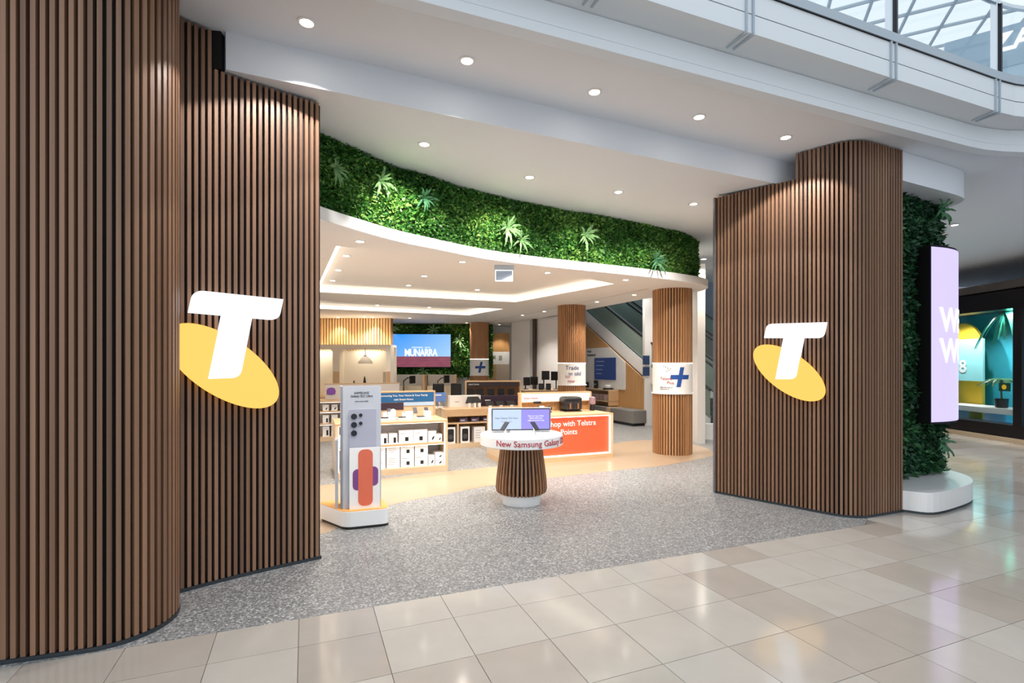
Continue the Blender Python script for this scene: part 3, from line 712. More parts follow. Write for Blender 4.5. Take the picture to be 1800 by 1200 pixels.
for k in range(16):
    a = random.uniform(0, 6.28); L = random.uniform(.6, 1.1); pts = []
    mb = MB(); vs = []; fs = []
    for j in range(7):
        t = j/6; x, y, z = L*.55*t*math.cos(a), L*.8*t*math.sin(a), -.95*L*t*t*1.0
        w = .10*(1-t)+.02; vs += [(x-w*math.sin(a), y+w*math.cos(a), z), (x, y, z+.03), (x+w*math.sin(a), y-w*math.cos(a), z)]
        if j: o_ = 3*(j-1); fs += [(o_, o_+3, o_+4, o_+1), (o_+1, o_+4, o_+5, o_+2)]
    mb.add(vs, fs).build('frond', mat('palm_teal', (60, 176, 150), .5) if k == 0 else MATS['palm_teal'], leafy)
bench = thing('window_bench', 'white curved low bench in the turquoise shop window', 'bench', (NX+.8, 0, 0))
MB().prism([(-.2, 12.3), (.5, 12.3), (.5, 15.0), (-.25, 15.0), (-.3, 13.6)], .58, .72).build('seat', WHITE, bench)
for y in (12.5, 13.6, 14.7): box('leg', WHITE, bench, -.1, .4, y, y+.1, .3, .58)
pl = thing('potted_palm', 'small palm in dark pot on the white window bench', 'plant', (NX+.85, 13.35, .72))
MB().lathe([(.10, 0), (.13, .02), (.14, .24), (.12, .24)], 16).build('pot', DARK, pl); MB().tube([(0, 0, .2), (.01, .02, .5), (0, .0, .75)], .025).build('trunk', mat('palm_trunk', (80, 84, 60), .8), pl)
for k in range(9):
    a = 2*math.pi*k/9; vs = []; fs = []
    for j in range(5):
        t = j/4; x, y, z = .45*t*math.cos(a), .55*t*math.sin(a), .75+.15*t-.35*t*t; w = .07*math.sin(math.pi*(t*.85+.15))
        vs += [(x-w*math.sin(a), y+w*math.cos(a), z-.02), (x, y, z), (x+w*math.sin(a), y-w*math.cos(a), z-.02)]
        if j: o_ = 3*(j-1); fs += [(o_, o_+3, o_+4, o_+1), (o_+1, o_+4, o_+5, o_+2)]
    MB().add(vs, fs).build('frond', FERND, pl)
ball = thing('beach_ball', 'striped red white and yellow beach ball in the shop window', 'ball', (NX+.30, 14.6, .3))
for k, c in enumerate([(220, 60, 60), (240, 240, 240), (240, 210, 70), (240, 240, 240), (70, 150, 210), (240, 240, 240)]):
    MB().lathe([(.19*math.sin(t), .19-.19*math.cos(t)) for t in np.linspace(.02, math.pi-.02, 10)], 4, a0=k*math.pi/3, a1=(k+1)*math.pi/3).build('gore', mat('ball_%d' % k, c, .3), ball, smooth=True)
fg = thing('small_plaque', 'small dark green plaque with yellow disc on the window glass', 'plaque', (NX+.045, 12.3, 1.2))
box('board', mat('plaque_green', (20, 70, 50), .5), fg, 0, .02, 0, .28, 0, .2)
MB().tube([(-.004, .14, .1), (.0, .14, .1)], .06, 16).build('disc', YEL, fg)
for nm, x0, x1, y0, y1 in (('wall_far', -13, 30, 23.9, 24.2), ('wall_far_right', 15.5, 15.7, 5, 24), ('wall_mall_right', 14.0, 30, 4.6, 4.9)):
    struct(MB().box(x0, x1, y0, y1, 0, 9).build(nm, mat('mall_wall_'+nm, (206, 204, 212), .6)))
# ------------------------------------------------------------------ timber columns
CS = slat_mesh(.034, .03); CS.materials.append(COLWOOD)
def column(x, y, r, segs, n, label, lower_joint, single=True):
    c = thing('column', label, 'column', (x, y, 0))
    MB().lathe([(r-.03, 0), (r-.03, ZI)], 40).build('core', mat('core_brown', (60, 36, 22), .8) if 'core_brown' not in MATS else MATS['core_brown'], c, smooth=True)
    for z0, z1 in segs:
        mb = MB()
        for k in range(n):
            a = 2*math.pi*k/n
            if single:
                o = obj('slat', CS, COLWOOD, c, (r*math.cos(a), r*math.sin(a), z0), a+math.pi/2); o.scale = (1, 1, z1-z0)
            else:
                ca, sa = math.cos(a), math.sin(a); w = math.pi*r/n*.68; ri = r-.03
                mb.prism([(ri*ca+w*sa, ri*sa-w*ca), (r*ca+w*sa, r*sa-w*ca), (r*ca-w*sa, r*sa+w*ca), (ri*ca-w*sa, ri*sa+w*ca)], z0, z1)
        if not single: q = mb.build('slats', COLWOOD, c); q['kind'] = 'stuff'
    return c
def poster(c, r, z0, z1, lab):
    p = MB().lathe([(r, z0), (r, z1)], 40).build('poster_band', INKW, c, smooth=True); p['label'] = lab
    MB().lathe([(r+.004, z1-.016), (r+.008, z1-.008), (r+.004, z1)], 40).build('light_ring', LEDC, c)
    MB().lathe([(r-.02, z0-.004), (r+.03, z0-.004), (r+.03, z0+.012), (r-.02, z0+.012)], 40).build('ledge', WHITE, c)
    return p
def plus(parent, r, cx, cz, s_, m, name='plus_mark'):
    # slanted plus wrapped round the band
    w = s_*.22; sh = .2; q_ = [k/6 for k in range(7)]
    mb = MB(); f = lambda p: (r*math.sin(cx+(p[0]+p[1]*sh)/r), -r*math.cos(cx+(p[0]+p[1]*sh)/r), cz+p[1])
    for x0, x1, z0, z1 in ((-w, w, -s_, s_), (-s_, -w, -w, w), (w, s_, -w, w)):
        for k in range(6):
            a, b = x0+(x1-x0)*k/6, x0+(x1-x0)*(k+1)/6; mb.add([f((a, z0)), f((b, z0)), f((b, z1)), f((a, z1))], [(0, 1, 2, 3)])
    return mb.build(name, m, parent)
c1 = column(3.36, 10.78, .40, [(.0, 1.235), (1.885, ZI)], 44, 'nearest timber slat column with blue plus poster at right', 0)
poster(c1, .40, 1.245, 1.88, 'white poster band with blue plus')
rot = -math.atan2(3.36, 10.78)*-1
PLUSB = mat('plus_blue', (24, 78, 158), .5)
fwd = -math.atan2(3.36, 10.78)       # angle that faces the camera
plus(c1, .406, fwd+.40, 1.59, .20, PLUSB)
text('Telstra\n      Plus', .085, INKRED, c1, fwd-.62, .006, 1.53, wrap=.40)
text('Make the most of\nbeing with us', .035, INK, c1, fwd-.62, .006, 1.37, wrap=.40)
for a, z in ((-.45, 1.80), (-.35, 1.78), (-.25, 1.76), (-.3, 1.70), (-.12, 1.75), (-.2, 1.72)): text('*', .06, INK, c1, fwd+a, .006, z-.02, wrap=.40)
c2 = column(1.59, 13.7, .37, [(0, 1.29), (1.895, ZI)], 46, 'middle timber slat column with recycle poster', 0, False)
poster(c2, .37, 1.30, 1.89, 'white poster band with handwriting')
fwd = -math.atan2(1.59, 13.7)
text('Trade\n  in old', .15, INKBLUE, c2, fwd-.45, .006, 1.71, wrap=.37); text('for\n  new', .11, INKRED, c2, fwd-.45, .006, 1.49, wrap=.37)
c3 = column(-1.22, 19.2, .35, [(0, 1.42), (2.06, ZI)], 44, 'farthest timber slat column beside the back green wall', 0, False)
poster(c3, .35, 1.43, 2.05, 'white poster band with blue plus'); plus(c3, .356, .08+.1, 1.74, .2, PLUSB)
box('wall_notice', mat('notice_blue', (38, 62, 104), .5), None, 0, 1, 0, 1, 0, 1)
o = bpy.data.objects['wall_notice']; o.location = (3.93, 15.44, 1.84); o.scale = (.2, .02, .27); tag(o, 'small blue notice on white pillar, upper of two', 'notice')
o = o.copy(); COL.objects.link(o); o.location = (3.93, 15.44, 1.50); o['label'] = 'small blue notice on white pillar, lower of two'

# ------------------------------------------------------------------ round display table and totem
tb = thing('display_table', 'round white topped display table on a flared slatted base', 'table', (.125, 6.9, 0))
MB().lathe([(.26, 0), (.265, .01), (.27, .14), (.25, .14)], 40).build('foot', WGLOSS, tb, smooth=True)
MB().lathe([(.23, .13), (.31, .20), (.30, .5), (.245, .80)], 40).build('core', BLACK, tb, smooth=True)
SL = MB()
prof = [(.295, .135), (.335, .16), (.345, .21), (.335, .35), (.30, .62), (.278, .79)]
for (ra, za), (rb_, zb_) in zip(prof, prof[1:]):
    SL.add([(-.0125, -ra, za), (.0125, -ra, za), (.0125, -rb_, zb_), (-.0125, -rb_, zb_), (-.0125, -ra+.05, za), (.0125, -ra+.05, za), (.0125, -rb_+.05, zb_), (-.0125, -rb_+.05, zb_)], [(0, 1, 2, 3), (0, 3, 7, 4), (1, 5, 6, 2)])
SLm = SL.mesh('slat'); SLm.materials.append(wood('table_slat', (120, 82, 56), (176, 128, 92), scale=(40, 40, 3)))
for k in range(38): obj('slat', SLm, None, tb, rz=2*math.pi*k/38)
MB().lathe([(.02, .785), (.545, .785), (.555, .795), (.555, .915), (.545, .925), (.001, .925)], 64).build('top', WGLOSS, tb, smooth=True)
text('New Samsung Galaxy S23', .105, INKRED, tb, -.62, .002, .825, wrap=.555, bold=.008)
mon = thing('display_screen', 'wide two tone blue and violet screen standing on the round table', 'screen', (.125, 6.98, .925), .09)
wS = .40; box('casing', DARK, mon, -wS, wS, .0, .03, .03, .325); box('back_plate', WGLOSS, mon, -wS-.045, wS+.01, .032, .05, 0, .335)
box('screen_left', emis('screen_pale_blue', (198, 216, 246), .95), mon, -wS+.012, 0, -.004, 0, .045, .312); box('screen_right', emis('screen_violet', (156, 148, 236), .95), mon, 0, wS-.012, -.004, 0, .045, .312)
text('New Galaxy S23 Ultra', .034, INK, mon, -.2, -.005, .185, align='CENTER'); text('Learn more in store', .018, INK, mon, -.2, -.005, .145, align='CENTER')
text('Stay on top of the\nlatest with our\nmost powerful yet', .030, INKW, mon, .2, -.005, .215, align='CENTER')
box('foot', WGLOSS, mon, -.15, .15, -.02, .12, 0, .03)
def phone_stand(x, y, z, rz, label, h=.11, tilt=50, group='phones on display', ph=(.072, .15)):
    t = thing('phone_on_stand', label, 'phone', (x, y, z), rz, group)
    MB().lathe([(.045, 0), (.045, .008), (.02, .014), (.016, h)], 14).build('stand', WGLOSS, t)
    p = MB().box(-ph[0]/2, ph[0]/2, -.004, .004, -ph[1]/2, ph[1]/2).build('phone', DARK, t, loc=(0, -.01, h+.02), bevel=.002); p.rotation_euler = (-math.radians(tilt), 0, 0)
    s = MB().box(-ph[0]/2+.004, ph[0]/2-.004, -.0055, -.004, -ph[1]/2+.005, ph[1]/2-.005).build('screen', emis('phone_glow', (60, 66, 90), .6) if 'phone_glow' not in MATS else MATS['phone_glow'], p)
    return t
phone_stand(-.09, 6.60, .925, -.6, 'left phone on stand before the pale blue screen on round table')
phone_stand(.29, 6.62, .925, .6, 'right phone on stand before the violet screen on round table')
for i, (x, y) in enumerate([(-.02, 6.47), (.1, 6.62), (.35, 6.5)]):
    t = thing('price_card', f'small clear card lying on the round table, {nth(i)}', 'card', (x, y, .925), .1*i); box('card', mat('card_pale', (214, 220, 230), .3) if 'card_pale' not in MATS else MATS['card_pale'], t, -.045, .045, -.025, .025, 0, .008)
# totem
TA = fl(620, 930).xy
tot = thing('totem', 'tall pale grey phone advertising totem on white base', 'totem', (TA.x-.03, TA.y, 0), .33)
def rpoly(pts, r): return fillet(pts, [r]*len(pts), 5)
bp_ = rpoly([(-.06, -.03), (.44, -.02), (.36, .62), (-.36, .50)], .10)
MB().prism([(a*.97+.01, b*.97+.01) for a, b in bp_], 0, .03).build('kick', DARK, tot)
MB().prism(bp_, .03, .20).build('base', WGLOSS, tot, bevel=.004)
MB().prism([(a*.985, b*.985+.004) for a, b in bp_], .20, .207).build('sand_top', mat('sand_orange', (240, 172, 96), .8, noise=.12, nscale=14), tot)
PGREY = mat('pale_grey_board', (196, 200, 210), .5)
box('main_board', PGREY, tot, -.10, .345, .10, .13, .20, 1.60)
box('side_board', PGREY, tot, -.16, -.125, .16, .40, .20, .98)
box('side_board', PGREY, tot, -.10, -.075, .10, .36, .20, 1.595)
ph = MB().prism_xz(rrect(-.01, .29, .80, 1.335, .015), .085, .10).build('phone_picture', mat('phone_lilac', (176, 178, 196), .4), tot)
for x, z, r in ((.045, 1.255, .033), (.045, 1.16, .033), (.045, 1.065, .033), (.118, 1.268, .020), (.118, 1.175, .020)): MB().tube([(x, .072, z), (x, .086, z)], r, 20).build('lens', mat('lens_dark', (34, 38, 48), .2) if 'lens_dark' not in MATS else MATS['lens_dark'], ph)
text('SAMSUNG\nGalaxy S23 Ultra', .036, INK, tot, .13, .098, 1.51, align='CENTER'); text('Learn more inside', .02, INK, tot, .13, .098, 1.42, align='CENTER')
fb = box('front_board', INKW, tot, -.005, .33, .045, .06, .20, .90); fb['label'] = 'white lower poster board'
MB().prism_xz(rrect(.09, .25, .24, .88, .06), .040, .045).build('colour_block', mat('poster_coral', (226, 112, 84), .5), fb); MB().prism_xz(rrect(.03, .15, .42, .66, .05), .042, .045).build('colour_block', mat('poster_violet', (128, 70, 136), .5), fb); MB().prism_xz(rrect(.2, .31, .46, .68, .05), .042, .045).build('colour_block', MATS['poster_violet'], fb)

# ------------------------------------------------------------------ orange counter
def frame_at(p, rz=YAW): return (p.x, p.y, 0), rz
oc = fl(1078, 804).xy; CL = 2.3; o0 = oc-U*CL
ct = thing('counter', 'low timber counter with glowing orange front panel', 'counter', *frame_at(o0))
box('plinth', OAK, ct, 0, CL, .0, 1.0, 0, .09); box('top', OAK, ct, 0, CL, 0, 1.0, .85, .885)
for x in (0, CL-.045): box('side_panel', PALEOAK, ct, x, x+.045, 0, 1.0, .09, .85)
box('back_panel', PALEOAK, ct, .05, CL-.05, .96, .98, .09, .85)
fp = box('front_panel', ORANGE, ct, .045, CL-.045, .07, .09, .09, .85)
for x0, x1, z0, z1 in ((.05, CL-.05, .095, .115), (.05, CL-.05, .832, .848), (.05, .066, .115, .83), (CL-.066, CL-.05, .115, .83)): box('light_strip', LEDC, ct, x0, x1, .03, .055, z0, z1)
text('Shop with Telstra', .148, INKW, ct, CL-1.42, .066, .66, bold=.006); text('Plus Points', .148, INKW, ct, CL-1.42, .066, .50, bold=.006)
rs_ = thing('counter_riser', 'timber riser shelf with white header behind the air fryer', 'shelf', (o0+U*.66-V*.86).to_3d()+Vector((0, 0, .885)), YAW)
box('post', OAK, rs_, 0, .035, 0, .12, 0, .36); box('post', OAK, rs_, 1.62, 1.655, 0, .12, 0, .36); box('top', OAK, rs_, 0, 1.655, 0, .14, .36, .385)
hd_ = box('header', WHITE, rs_, .035, 1.62, .0, .02, .20, .36); text('Smart Home', .06, INKRED, hd_, .08, -.003, .255); box('shelf_edge', OAK, rs_, .035, 1.62, .0, .03, .185, .2)
box('back_board', OAKV, rs_, .035, 1.62, .1, .12, 0, .2)
pf = at(1003, 716, 10.62)
af = thing('air_fryer', 'black two drawer air fryer with copper handles on orange counter', 'air fryer', (pf.x, pf.y, .885), YAW-.1)
MB().prism(rpoly([(-.2, -.16), (.2, -.16), (.2, .16), (-.2, .16)], .05), 0, .02).build('foot', DARK, af)
bd = MB().lathe([(.19, .02), (.212, .05), (.215, .26), (.19, .30), (.001, .305)], 4, a0=math.pi/4, a1=math.pi/4+2*math.pi).build('body', DARK, af, bevel=.03); bd.scale = (1.3, 1.02, 1)
for x in (-.085, .085):
    d = box('drawer', mat('drawer_black', (38, 38, 40), .3) if 'drawer_black' not in MATS else MATS['drawer_black'], af, x-.075, x+.075, -.165, -.14, .04, .20, bevel=.008); box('handle', mat('copper', (176, 122, 88), .35, .7) if 'copper' not in MATS else MATS['copper'], d, x-.012, x+.012, -.20, -.165, .06, .17)
box('control_strip', mat('control_glass', (22, 22, 26), .1), af, -.16, .16, -.158, -.14, .215, .26)
pf = at(1041, 720, 10.75); gd = thing('coffee_grinder', 'small appliance with dark base right of the air fryer', 'appliance', (pf.x, pf.y, .885), YAW)
MB().lathe([(.05, 0), (.055, .01), (.05, .10), (.06, .13)], 16).build('base', DARK, gd); MB().lathe([(.06, .13), (.072, .15), (.065, .27), (.02, .29)], 16).build('hopper', mat('hopper', (150, 120, 128), .25), gd)
pf = at(966, 722, 10.3); cm = thing('security_camera', 'small black dome camera left of the air fryer', 'camera', (pf.x, pf.y, .885), YAW)
MB().lathe([(.04, 0), (.04, .03), (.02, .04)], 14).build('base', DARK, cm); MB().lathe([(.015, .04), (.05, .06), (.05, .10), (.02, .125), (.001, .128)], 14).build('head', DARK, cm)
pf = at(952, 714, 10.6); cw = thing('white_camera', 'small white cube sensor on orange counter', 'sensor', (pf.x, pf.y, .885), YAW); box('cube', WGLOSS, cw, -.05, .05, -.04, .04, .012, .11, bevel=.01); MB().lathe([(.04, 0), (.04, .012)], 12).build('foot', WGLOSS, cw)
pf = at(945, 703, 10.55); hb = thing('doorbell_camera', 'slim black camera hung under the riser header', 'camera', (pf.x-.03, pf.y-.10, 1.02), YAW); box('body', DARK, hb, -.06, .10, -.02, .02, .03, .075, bevel=.008); MB().tube([(0, 0, .03), (0, 0, -.135)], .004, 6).build('stalk', CHROME, hb)
# the floor units share one carcass idea
def bench_unit(name, label, cat, p0, length, depth, ztop, mids, top_m=OAK, back=WHITE, ends=True, led=True, plinth=.1):
    t = thing(name, label, cat, (p0.x, p0.y, 0), YAW)
    box('plinth', PALEOAK, t, 0, length, 0, depth, 0, plinth); box('top', top_m, t, 0, length, 0, depth, ztop-.035, ztop)
    if ends:
        for x in (0, length-.045): box('end_panel', PALEOAK, t, x, x+.045, 0, depth, plinth, ztop-.035)
    box('back_panel', back, t, .045, length-.045, depth*.5, depth*.5+.02, plinth, ztop-.035)
    for z in mids: box('shelf', OAK, t, .045, length-.045, .03, depth*.5, z-.03, z)
    if led:
        for z in list(mids)+[ztop]: box('light_strip', LEDC, t, .06, length-.06, .035, .05, z-(.045 if z == ztop else .04), z-(.036 if z == ztop else .031))
        for x in (.047, length-.057): box('light_strip', LEDC, t, x, x+.01, .01, .03, plinth, ztop-.04)
    return t
d1 = fl(787, 827).xy; DLN = 1.85; d0 = d1-U*DLN
ds = bench_unit('display_shelf', 'white lit two shelf display unit full of cartons', 'shelf', d0, DLN, 1.0, .885, [.50])
def loc_in(p0, x, y, z): q = p0+U*x-V*y; return Vector((q.x, q.y, z))
def carton(p0, x, y, z, w, h, d, label, group, art='dark', rz=0):
    t = thing('carton', label, 'carton', loc_in(p0, x, y, z), YAW+rz, group)
    b = box('box', CARTON, t, 0, w, 0, d, 0, h)
    if art == 'dark': box('picture', DARK, t, w*.42, w*.66, -.002, 0, h*.18, h*.48); box('print_line', GREY, t, w*.1, w*.45, -.002, 0, h*.72, h*.77)
    if art == 'tall': box('picture', DARK, t, w*.55, w*.85, -.002, 0, h*.12, h*.62)
    if art == 'cam': MB().prism_xz([(w*.45, h*.2), (w*.6, h*.2), (w*.8, h*.48), (w*.7, h*.55), (w*.5, h*.4)], -.002, 0).build('picture', DARK, t); box('print_line', GREY, t, w*.15, w*.3, -.002, 0, h*.75, h*.85)
    if art == 'text':
        for k in range(4): box('print_line', GREY, t, w*.12, w*(.6+.06*(k % 3)), -.002, 0, h*(.75-.16*k), h*(.79-.16*k))
    return t
row = [(.55, .14, .18, 'text'), (.72, .14, .18, 'tall'), (.88, .14, .18, 'tall'), (1.05, .24, .225, 'dark'), (1.295, .24, .225, 'dark'), (1.55, .14, .19, 'cam'), (1.695, .10, .13, 'cam')]
for i, (x, w, h, a) in enumerate(row): carton(d0, x-.02, .10, .50, w, h, .22, f'white carton on the upper shelf of the lit unit, {nth(i)}', 'upper shelf cartons', a)
low_r = [(.60, .20, .21, 'text', 0), (.82, .22, .21, 'text', 0), (.60, .20, .20, 'text', .212), (.82, .22, .20, 'text', .212), (1.055, .225, .20, 'dark', 0), (1.295, .225, .20, 'dark', 0), (1.055, .225, .195, 'dark', .202), (1.295, .225, .195, 'dark', .202), (1.53, .11, .17, 'cam', 0), (1.65, .15, .11, 'cam', 0), (1.65, .15, .10, 'cam', .112)]
for i, (x, w, h, a, dz) in enumerate(low_r):
    carton(d0, x, .08, .10+dz, w, h, .24, f'white carton on the bottom shelf of the lit unit, {"upper" if dz else "lower"} tier, column {["one","two","one","two","three","four","three","four","five","six","six"][i]} from left', 'bottom shelf cartons', a)
for i in range(3): carton(d0, .06+.17*i, .1, .50, .15, .2, .2, f'white carton behind the totem on the upper shelf, {nth(i)}', 'cartons behind the totem', 'text')
# riser with blue banner on the display shelf
rz_ = thing('banner_riser', 'timber riser with blue smart home banner on display unit', 'riser', loc_in(d0, .25, .92, .885), YAW)
for x in (0, DLN-.28): box('post', OAK, rz_, x, x+.03, 0, .1, 0, .46)
box('top', OAK, rz_, 0, DLN-.25, -.01, .11, .44, .465); bb = box('banner', mat('banner_blue', (22, 94, 148), .5), rz_, .03, DLN-.28, -.004, .012, .26, .44)
text('Connecting You, Your Home & Your Family', .050, INKW, bb, 1.0, -.008, .368, align='CENTER', bold=.004); text('with Smart Home', .050, INKW, bb, 1.0, -.008, .295, align='CENTER', bold=.004)
box('dark_picture', mat('picture_dark', (52, 34, 52), .5), rz_, .03, 1.0, 0, .012, .12, .255); box('light_picture', mat('picture_sky', (176, 200, 224), .5), rz_, 1.0, DLN-.28, 0, .012, .19, .255); box('board', PALEOAK, rz_, .03, DLN-.28, .014, .03, 0, .255)
for i, x in enumerate((.75, 1.05, 1.38)):
    t = thing('device_block', f'white display block with slim devices on the lit unit, {nth(i)}', 'display stand', loc_in(d0, x, .30, .885), YAW, 'device blocks')
    box('block', WGLOSS, t, 0, .26, 0, .2, 0, .03, bevel=.004); box('block_step', WGLOSS, t, .15, .26, .06, .2, .03, .13, bevel=.004)
    MB().box(.01, .14, .04, .12, .03, .045).build('tablet', DARK, t)
for i, (x, y) in enumerate([(.62, .62), (.95, .68), (1.42, .70), (1.62, .66)]): phone_stand(*loc_in(d0, x, y, .885), YAW, f'phone on stand under the blue banner, {nth(i)}', .1)
for i, (x, h) in enumerate([(.86, .12), (1.0, .16), (1.2, .10)]):
    t = thing('smart_speaker', f'white smart home gadget under the blue banner, {nth(i)}', 'gadget', loc_in(d0, x, .56, .885), YAW); box('block', WGLOSS, t, -.04, .04, -.04, .04, 0, h, bevel=.01); MB().lathe([(.02, h), (.02, h+.012)], 10).build('button', GREY, t)
# middle bench
m0 = fl(783, 789).xy; ML = 2.5
mbn = bench_unit('display_bench', 'long timber display bench behind the round table', 'bench', m0, ML, .95, .855, [.56], back=OAKV, led=False)
for x in (.27, 1.0, 1.75): box('divider', PALEOAK, mbn, x, x+.03, 0, .47, .1, .53)
box('fascia', OAK, mbn, 0, ML, -.004, .02, .70, .82)
for i, x in enumerate((.03, .36)):
    t = thing('speaker', f'white carton printed with round black speaker under the bench, {nth(i)}', 'speaker', loc_in(m0, x, .06, .1), YAW, 'speaker cartons')
    box('box', CARTON, t, 0, .21, 0, .25, 0, .36); MB().prism_xz(rrect(.035, .175, .04, .32, .03), -.004, 0).build('grille', DARK, t); MB().tube([(.105, -.008, .15), (.105, -.003, .15)], .055, 20).build('cone', mat('cone_grey', (70, 70, 74), .4) if 'cone_grey' not in MATS else MATS['cone_grey'], t); MB().tube([(.105, -.008, .26), (.105, -.003, .26)], .02, 14).build('tweeter', DARKMET, t)
carton(m0, .68, .08, .1, .26, .34, .2, 'wide pale carton under the bench beside the speakers', None, 'text')
for i, x in enumerate((.35, .62, .9)):
    t = thing('headphone_box', f'dark boxed headphones on the bench middle shelf, {nth(i)}', 'carton', loc_in(m0, x, .1, .56), YAW); box('box', mat('box_violet', (96, 84, 120), .5) if 'box_violet' not in MATS else MATS['box_violet'], t, 0, .18, 0, .15, 0, .09); box('print_line', INKW, t, .02, .12, -.002, 0, .03, .05)
t = thing('small_sign', 'small blue screen sign on the bench beside banner riser', 'sign', loc_in(m0, -.16, .72, .855), YAW); box('panel', mat('sign_blue', (96, 132, 200), .4), t, 0, .36, 0, .02, .12, .34); box('print_band', INKW, t, .03, .25, -.003, 0, .27, .295); box('foot', WGLOSS, t, .05, .31, -.03, .08, 0, .02); box('stem', WGLOSS, t, .15, .21, .005, .02, .02, .12)
t = thing('tablet_riser', 'white riser block behind the black laptop stand', 'riser', loc_in(m0, .28, .66, .855), YAW); box('block', WHITE, t, 0, .75, 0, .2, 0, .26); box('print_line', GREY, t, .12, .22, -.003, 0, .11, .13)
t = thing('laptop_stand', 'black angled tablet cradle on the bench', 'stand', loc_in(m0, .58, .42, .855), YAW)
MB().add([(0, 0, .10), (.42, 0, .10), (.34, .10, .24), (.08, .10, .24), (0, .02, .09), (.42, .02, .09), (.34, .12, .23), (.08, .12, .23)], [(0, 1, 2, 3), (4, 7, 6, 5), (0, 4, 5, 1), (1, 5, 6, 2), (2, 6, 7, 3), (3, 7, 4, 0)]).build('cradle', DARK, t)
for x in (.12, .27): box('leg', DARK, t, x, x+.02, .01, .04, 0, .11)
for x in (.07, .20, .31): box('price_block', WGLOSS, t, x, x+.05, -.04, .0, 0, .1)
t = thing('dark_riser', 'dark violet header riser on the bench behind tablets', 'riser', loc_in(m0, 1.06, .62, .855), YAW); box('block', mat('dark_violet', (46, 34, 56), .4), t, 0, .92, 0, .2, 0, .24); box('print_band', INKW, t, .06, .2, -.003, 0, .13, .15)
for i, x in enumerate((1.08, 1.35, 1.62, 1.9)):
    t = thing('tablet', f'tablet leaning on stand along the bench, {nth(i)}', 'tablet', loc_in(m0, x, .40, .855), YAW, 'bench tablets'); s_ = MB().box(0, .2, -.004, .004, 0, .14).build('slab', DARK, t, loc=(0, 0, .03)); s_.rotation_euler = (-.9, 0, 0); box('stand', WGLOSS, t, .06, .14, .0, .08, 0, .035)
for i, x in enumerate((-.02, .12)): phone_stand(*loc_in(m0, x-.06, .42, .855), YAW, f'phone on stand before the blue screen sign, {nth(i)}', .09)
# dark framed display behind the bench
gp0 = at(818, 700, 13.0).xy
gd = thing('framed_display', 'timber framed dark display with black devices behind the bench', 'display case', (gp0.x, gp0.y, 0), YAW*.35); GW = 1.42
box('cabinet', PALEOAK, gd, 0, GW, 0, .5, 0, .96); box('frame', OAK, gd, 0, GW, 0, .3, 1.40, 1.43)
for x in (0, GW-.03): box('frame', OAK, gd, x, x+.03, 0, .3, .96, 1.40)
hdp = box('header', mat('header_brown', (44, 28, 30), .4), gd, .03, GW-.03, .02, .05, 1.28, 1.40); text('smart home', .055, INKW, hdp, .08, .015, 1.325)
box('back_board', mat('display_back', (168, 124, 80), .5), gd, .03, GW-.03, .25, .28, .96, 1.28)
for x in (.06, .3, .58, .84, 1.1): box('device', DARK, gd, x, x+.17, .1, .14, .97, 1.22, bevel=.008)
# accessory bench at far left
a0_ = fl(566, 776).xy-U*.3; AL = 2.1
ab = bench_unit('accessory_bench', 'lit accessory bench with headphones beyond the totem', 'bench', a0_, AL, .9, .97, [.42, .72])
hdr = thing('accessory_header', 'white header with violet headphone picture above accessory bench', 'header', loc_in(a0_, .38, .75, .97), YAW)
box('frame', PALEOAK, hdr, 0, AL-.2, 0, .12, .36, .39); box('board', WHITE, hdr, .02, AL-.22, 0, .03, 0, .36)
MB().lathe([(.001, 0), (.1, .02), (.11, .1), (.08, .17), (.001, .19)], 16).build('headphone_picture', mat('violet_picture', (140, 84, 190), .4), hdr, loc=(.16, -.02, .1)).scale = (1, .12, 1)
for r_i, (z, h) in enumerate(((.72, .15), (.42, .2))):
    for k in range(4):
        t = carton(a0_, .32+.2*k, .12, z, .14, h, .15, f'white boxed accessory on the {["upper","lower"][r_i]} shelf beyond the totem, {nth(k)}', 'accessory boxes', 'tall' if r_i else 'cam')
for k in range(4): carton(a0_, .32+.2*k, .12, .10, .15, .25, .18, f'white box on the lowest shelf beyond the totem, {nth(k)}', 'accessory boxes', 'tall')

# ------------------------------------------------------------------ back of the shop
struct(MB().box(-12, .9, 21.2, 21.5, 0, ZI).build('wall_back', WHITE))
# slatted upper wall over the booths
sw = struct(MB().box(-9, -4.05, 17.3, 17.5, 2.2, ZI).build('wall_booth', mat('slat_shadow', (150, 104, 60), .7)))  # brown backing board behind the pale slats
PS = MB().box(-.03, .03, -.045, 0, 0, 1).mesh('slat'); PS.materials.append(wood('pale_slat', (212, 170, 116), (236, 200, 150)))
for k in range(38): o = obj('slat', PS, None, sw, (-7.6+k*.0945, 17.3, 2.3)); o.scale = (1, 1, ZI-2.3)
for i, x in enumerate((-6.9, -5.75, -4.6)):
    downlight(Vector((x, 17.0, ZI)), f'wall washer lamp over the pale slatted wall, {nth(i)}', 'slat wall washers', 55, 90, .4, (1, .88, .7))
bo = thing('booth', 'white double portal service booth with timber jambs', 'booth', (-6.0, 16.4, 0))
BW = 2.12
def portal(x0, x1, z1, r):
    pts = [(x0, 0), (x0, z1-r)]+[(x0+r-r*math.cos(t), z1-r+r*math.sin(t)) for t in np.linspace(0, math.pi/2, 6)][1:]+[(x1-r+r*math.sin(t), z1-r+r*math.cos(t)) for t in np.linspace(0, math.pi/2, 6)]+[(x1, 0)]
    return pts
out_ = [(-1.2, 0), (-1.2, 2.48), (BW, 2.48), (BW, 0)]
p1, p2 = portal(-1.1, .28, 2.33, .12), portal(.50, BW-.13, 2.33, .12)
poly = [(BW, 0), (BW, 2.48), (-1.2, 2.48), (-1.2, 0)]+p1+p2
CREAM = mat('booth_cream', (232, 222, 206), .6)
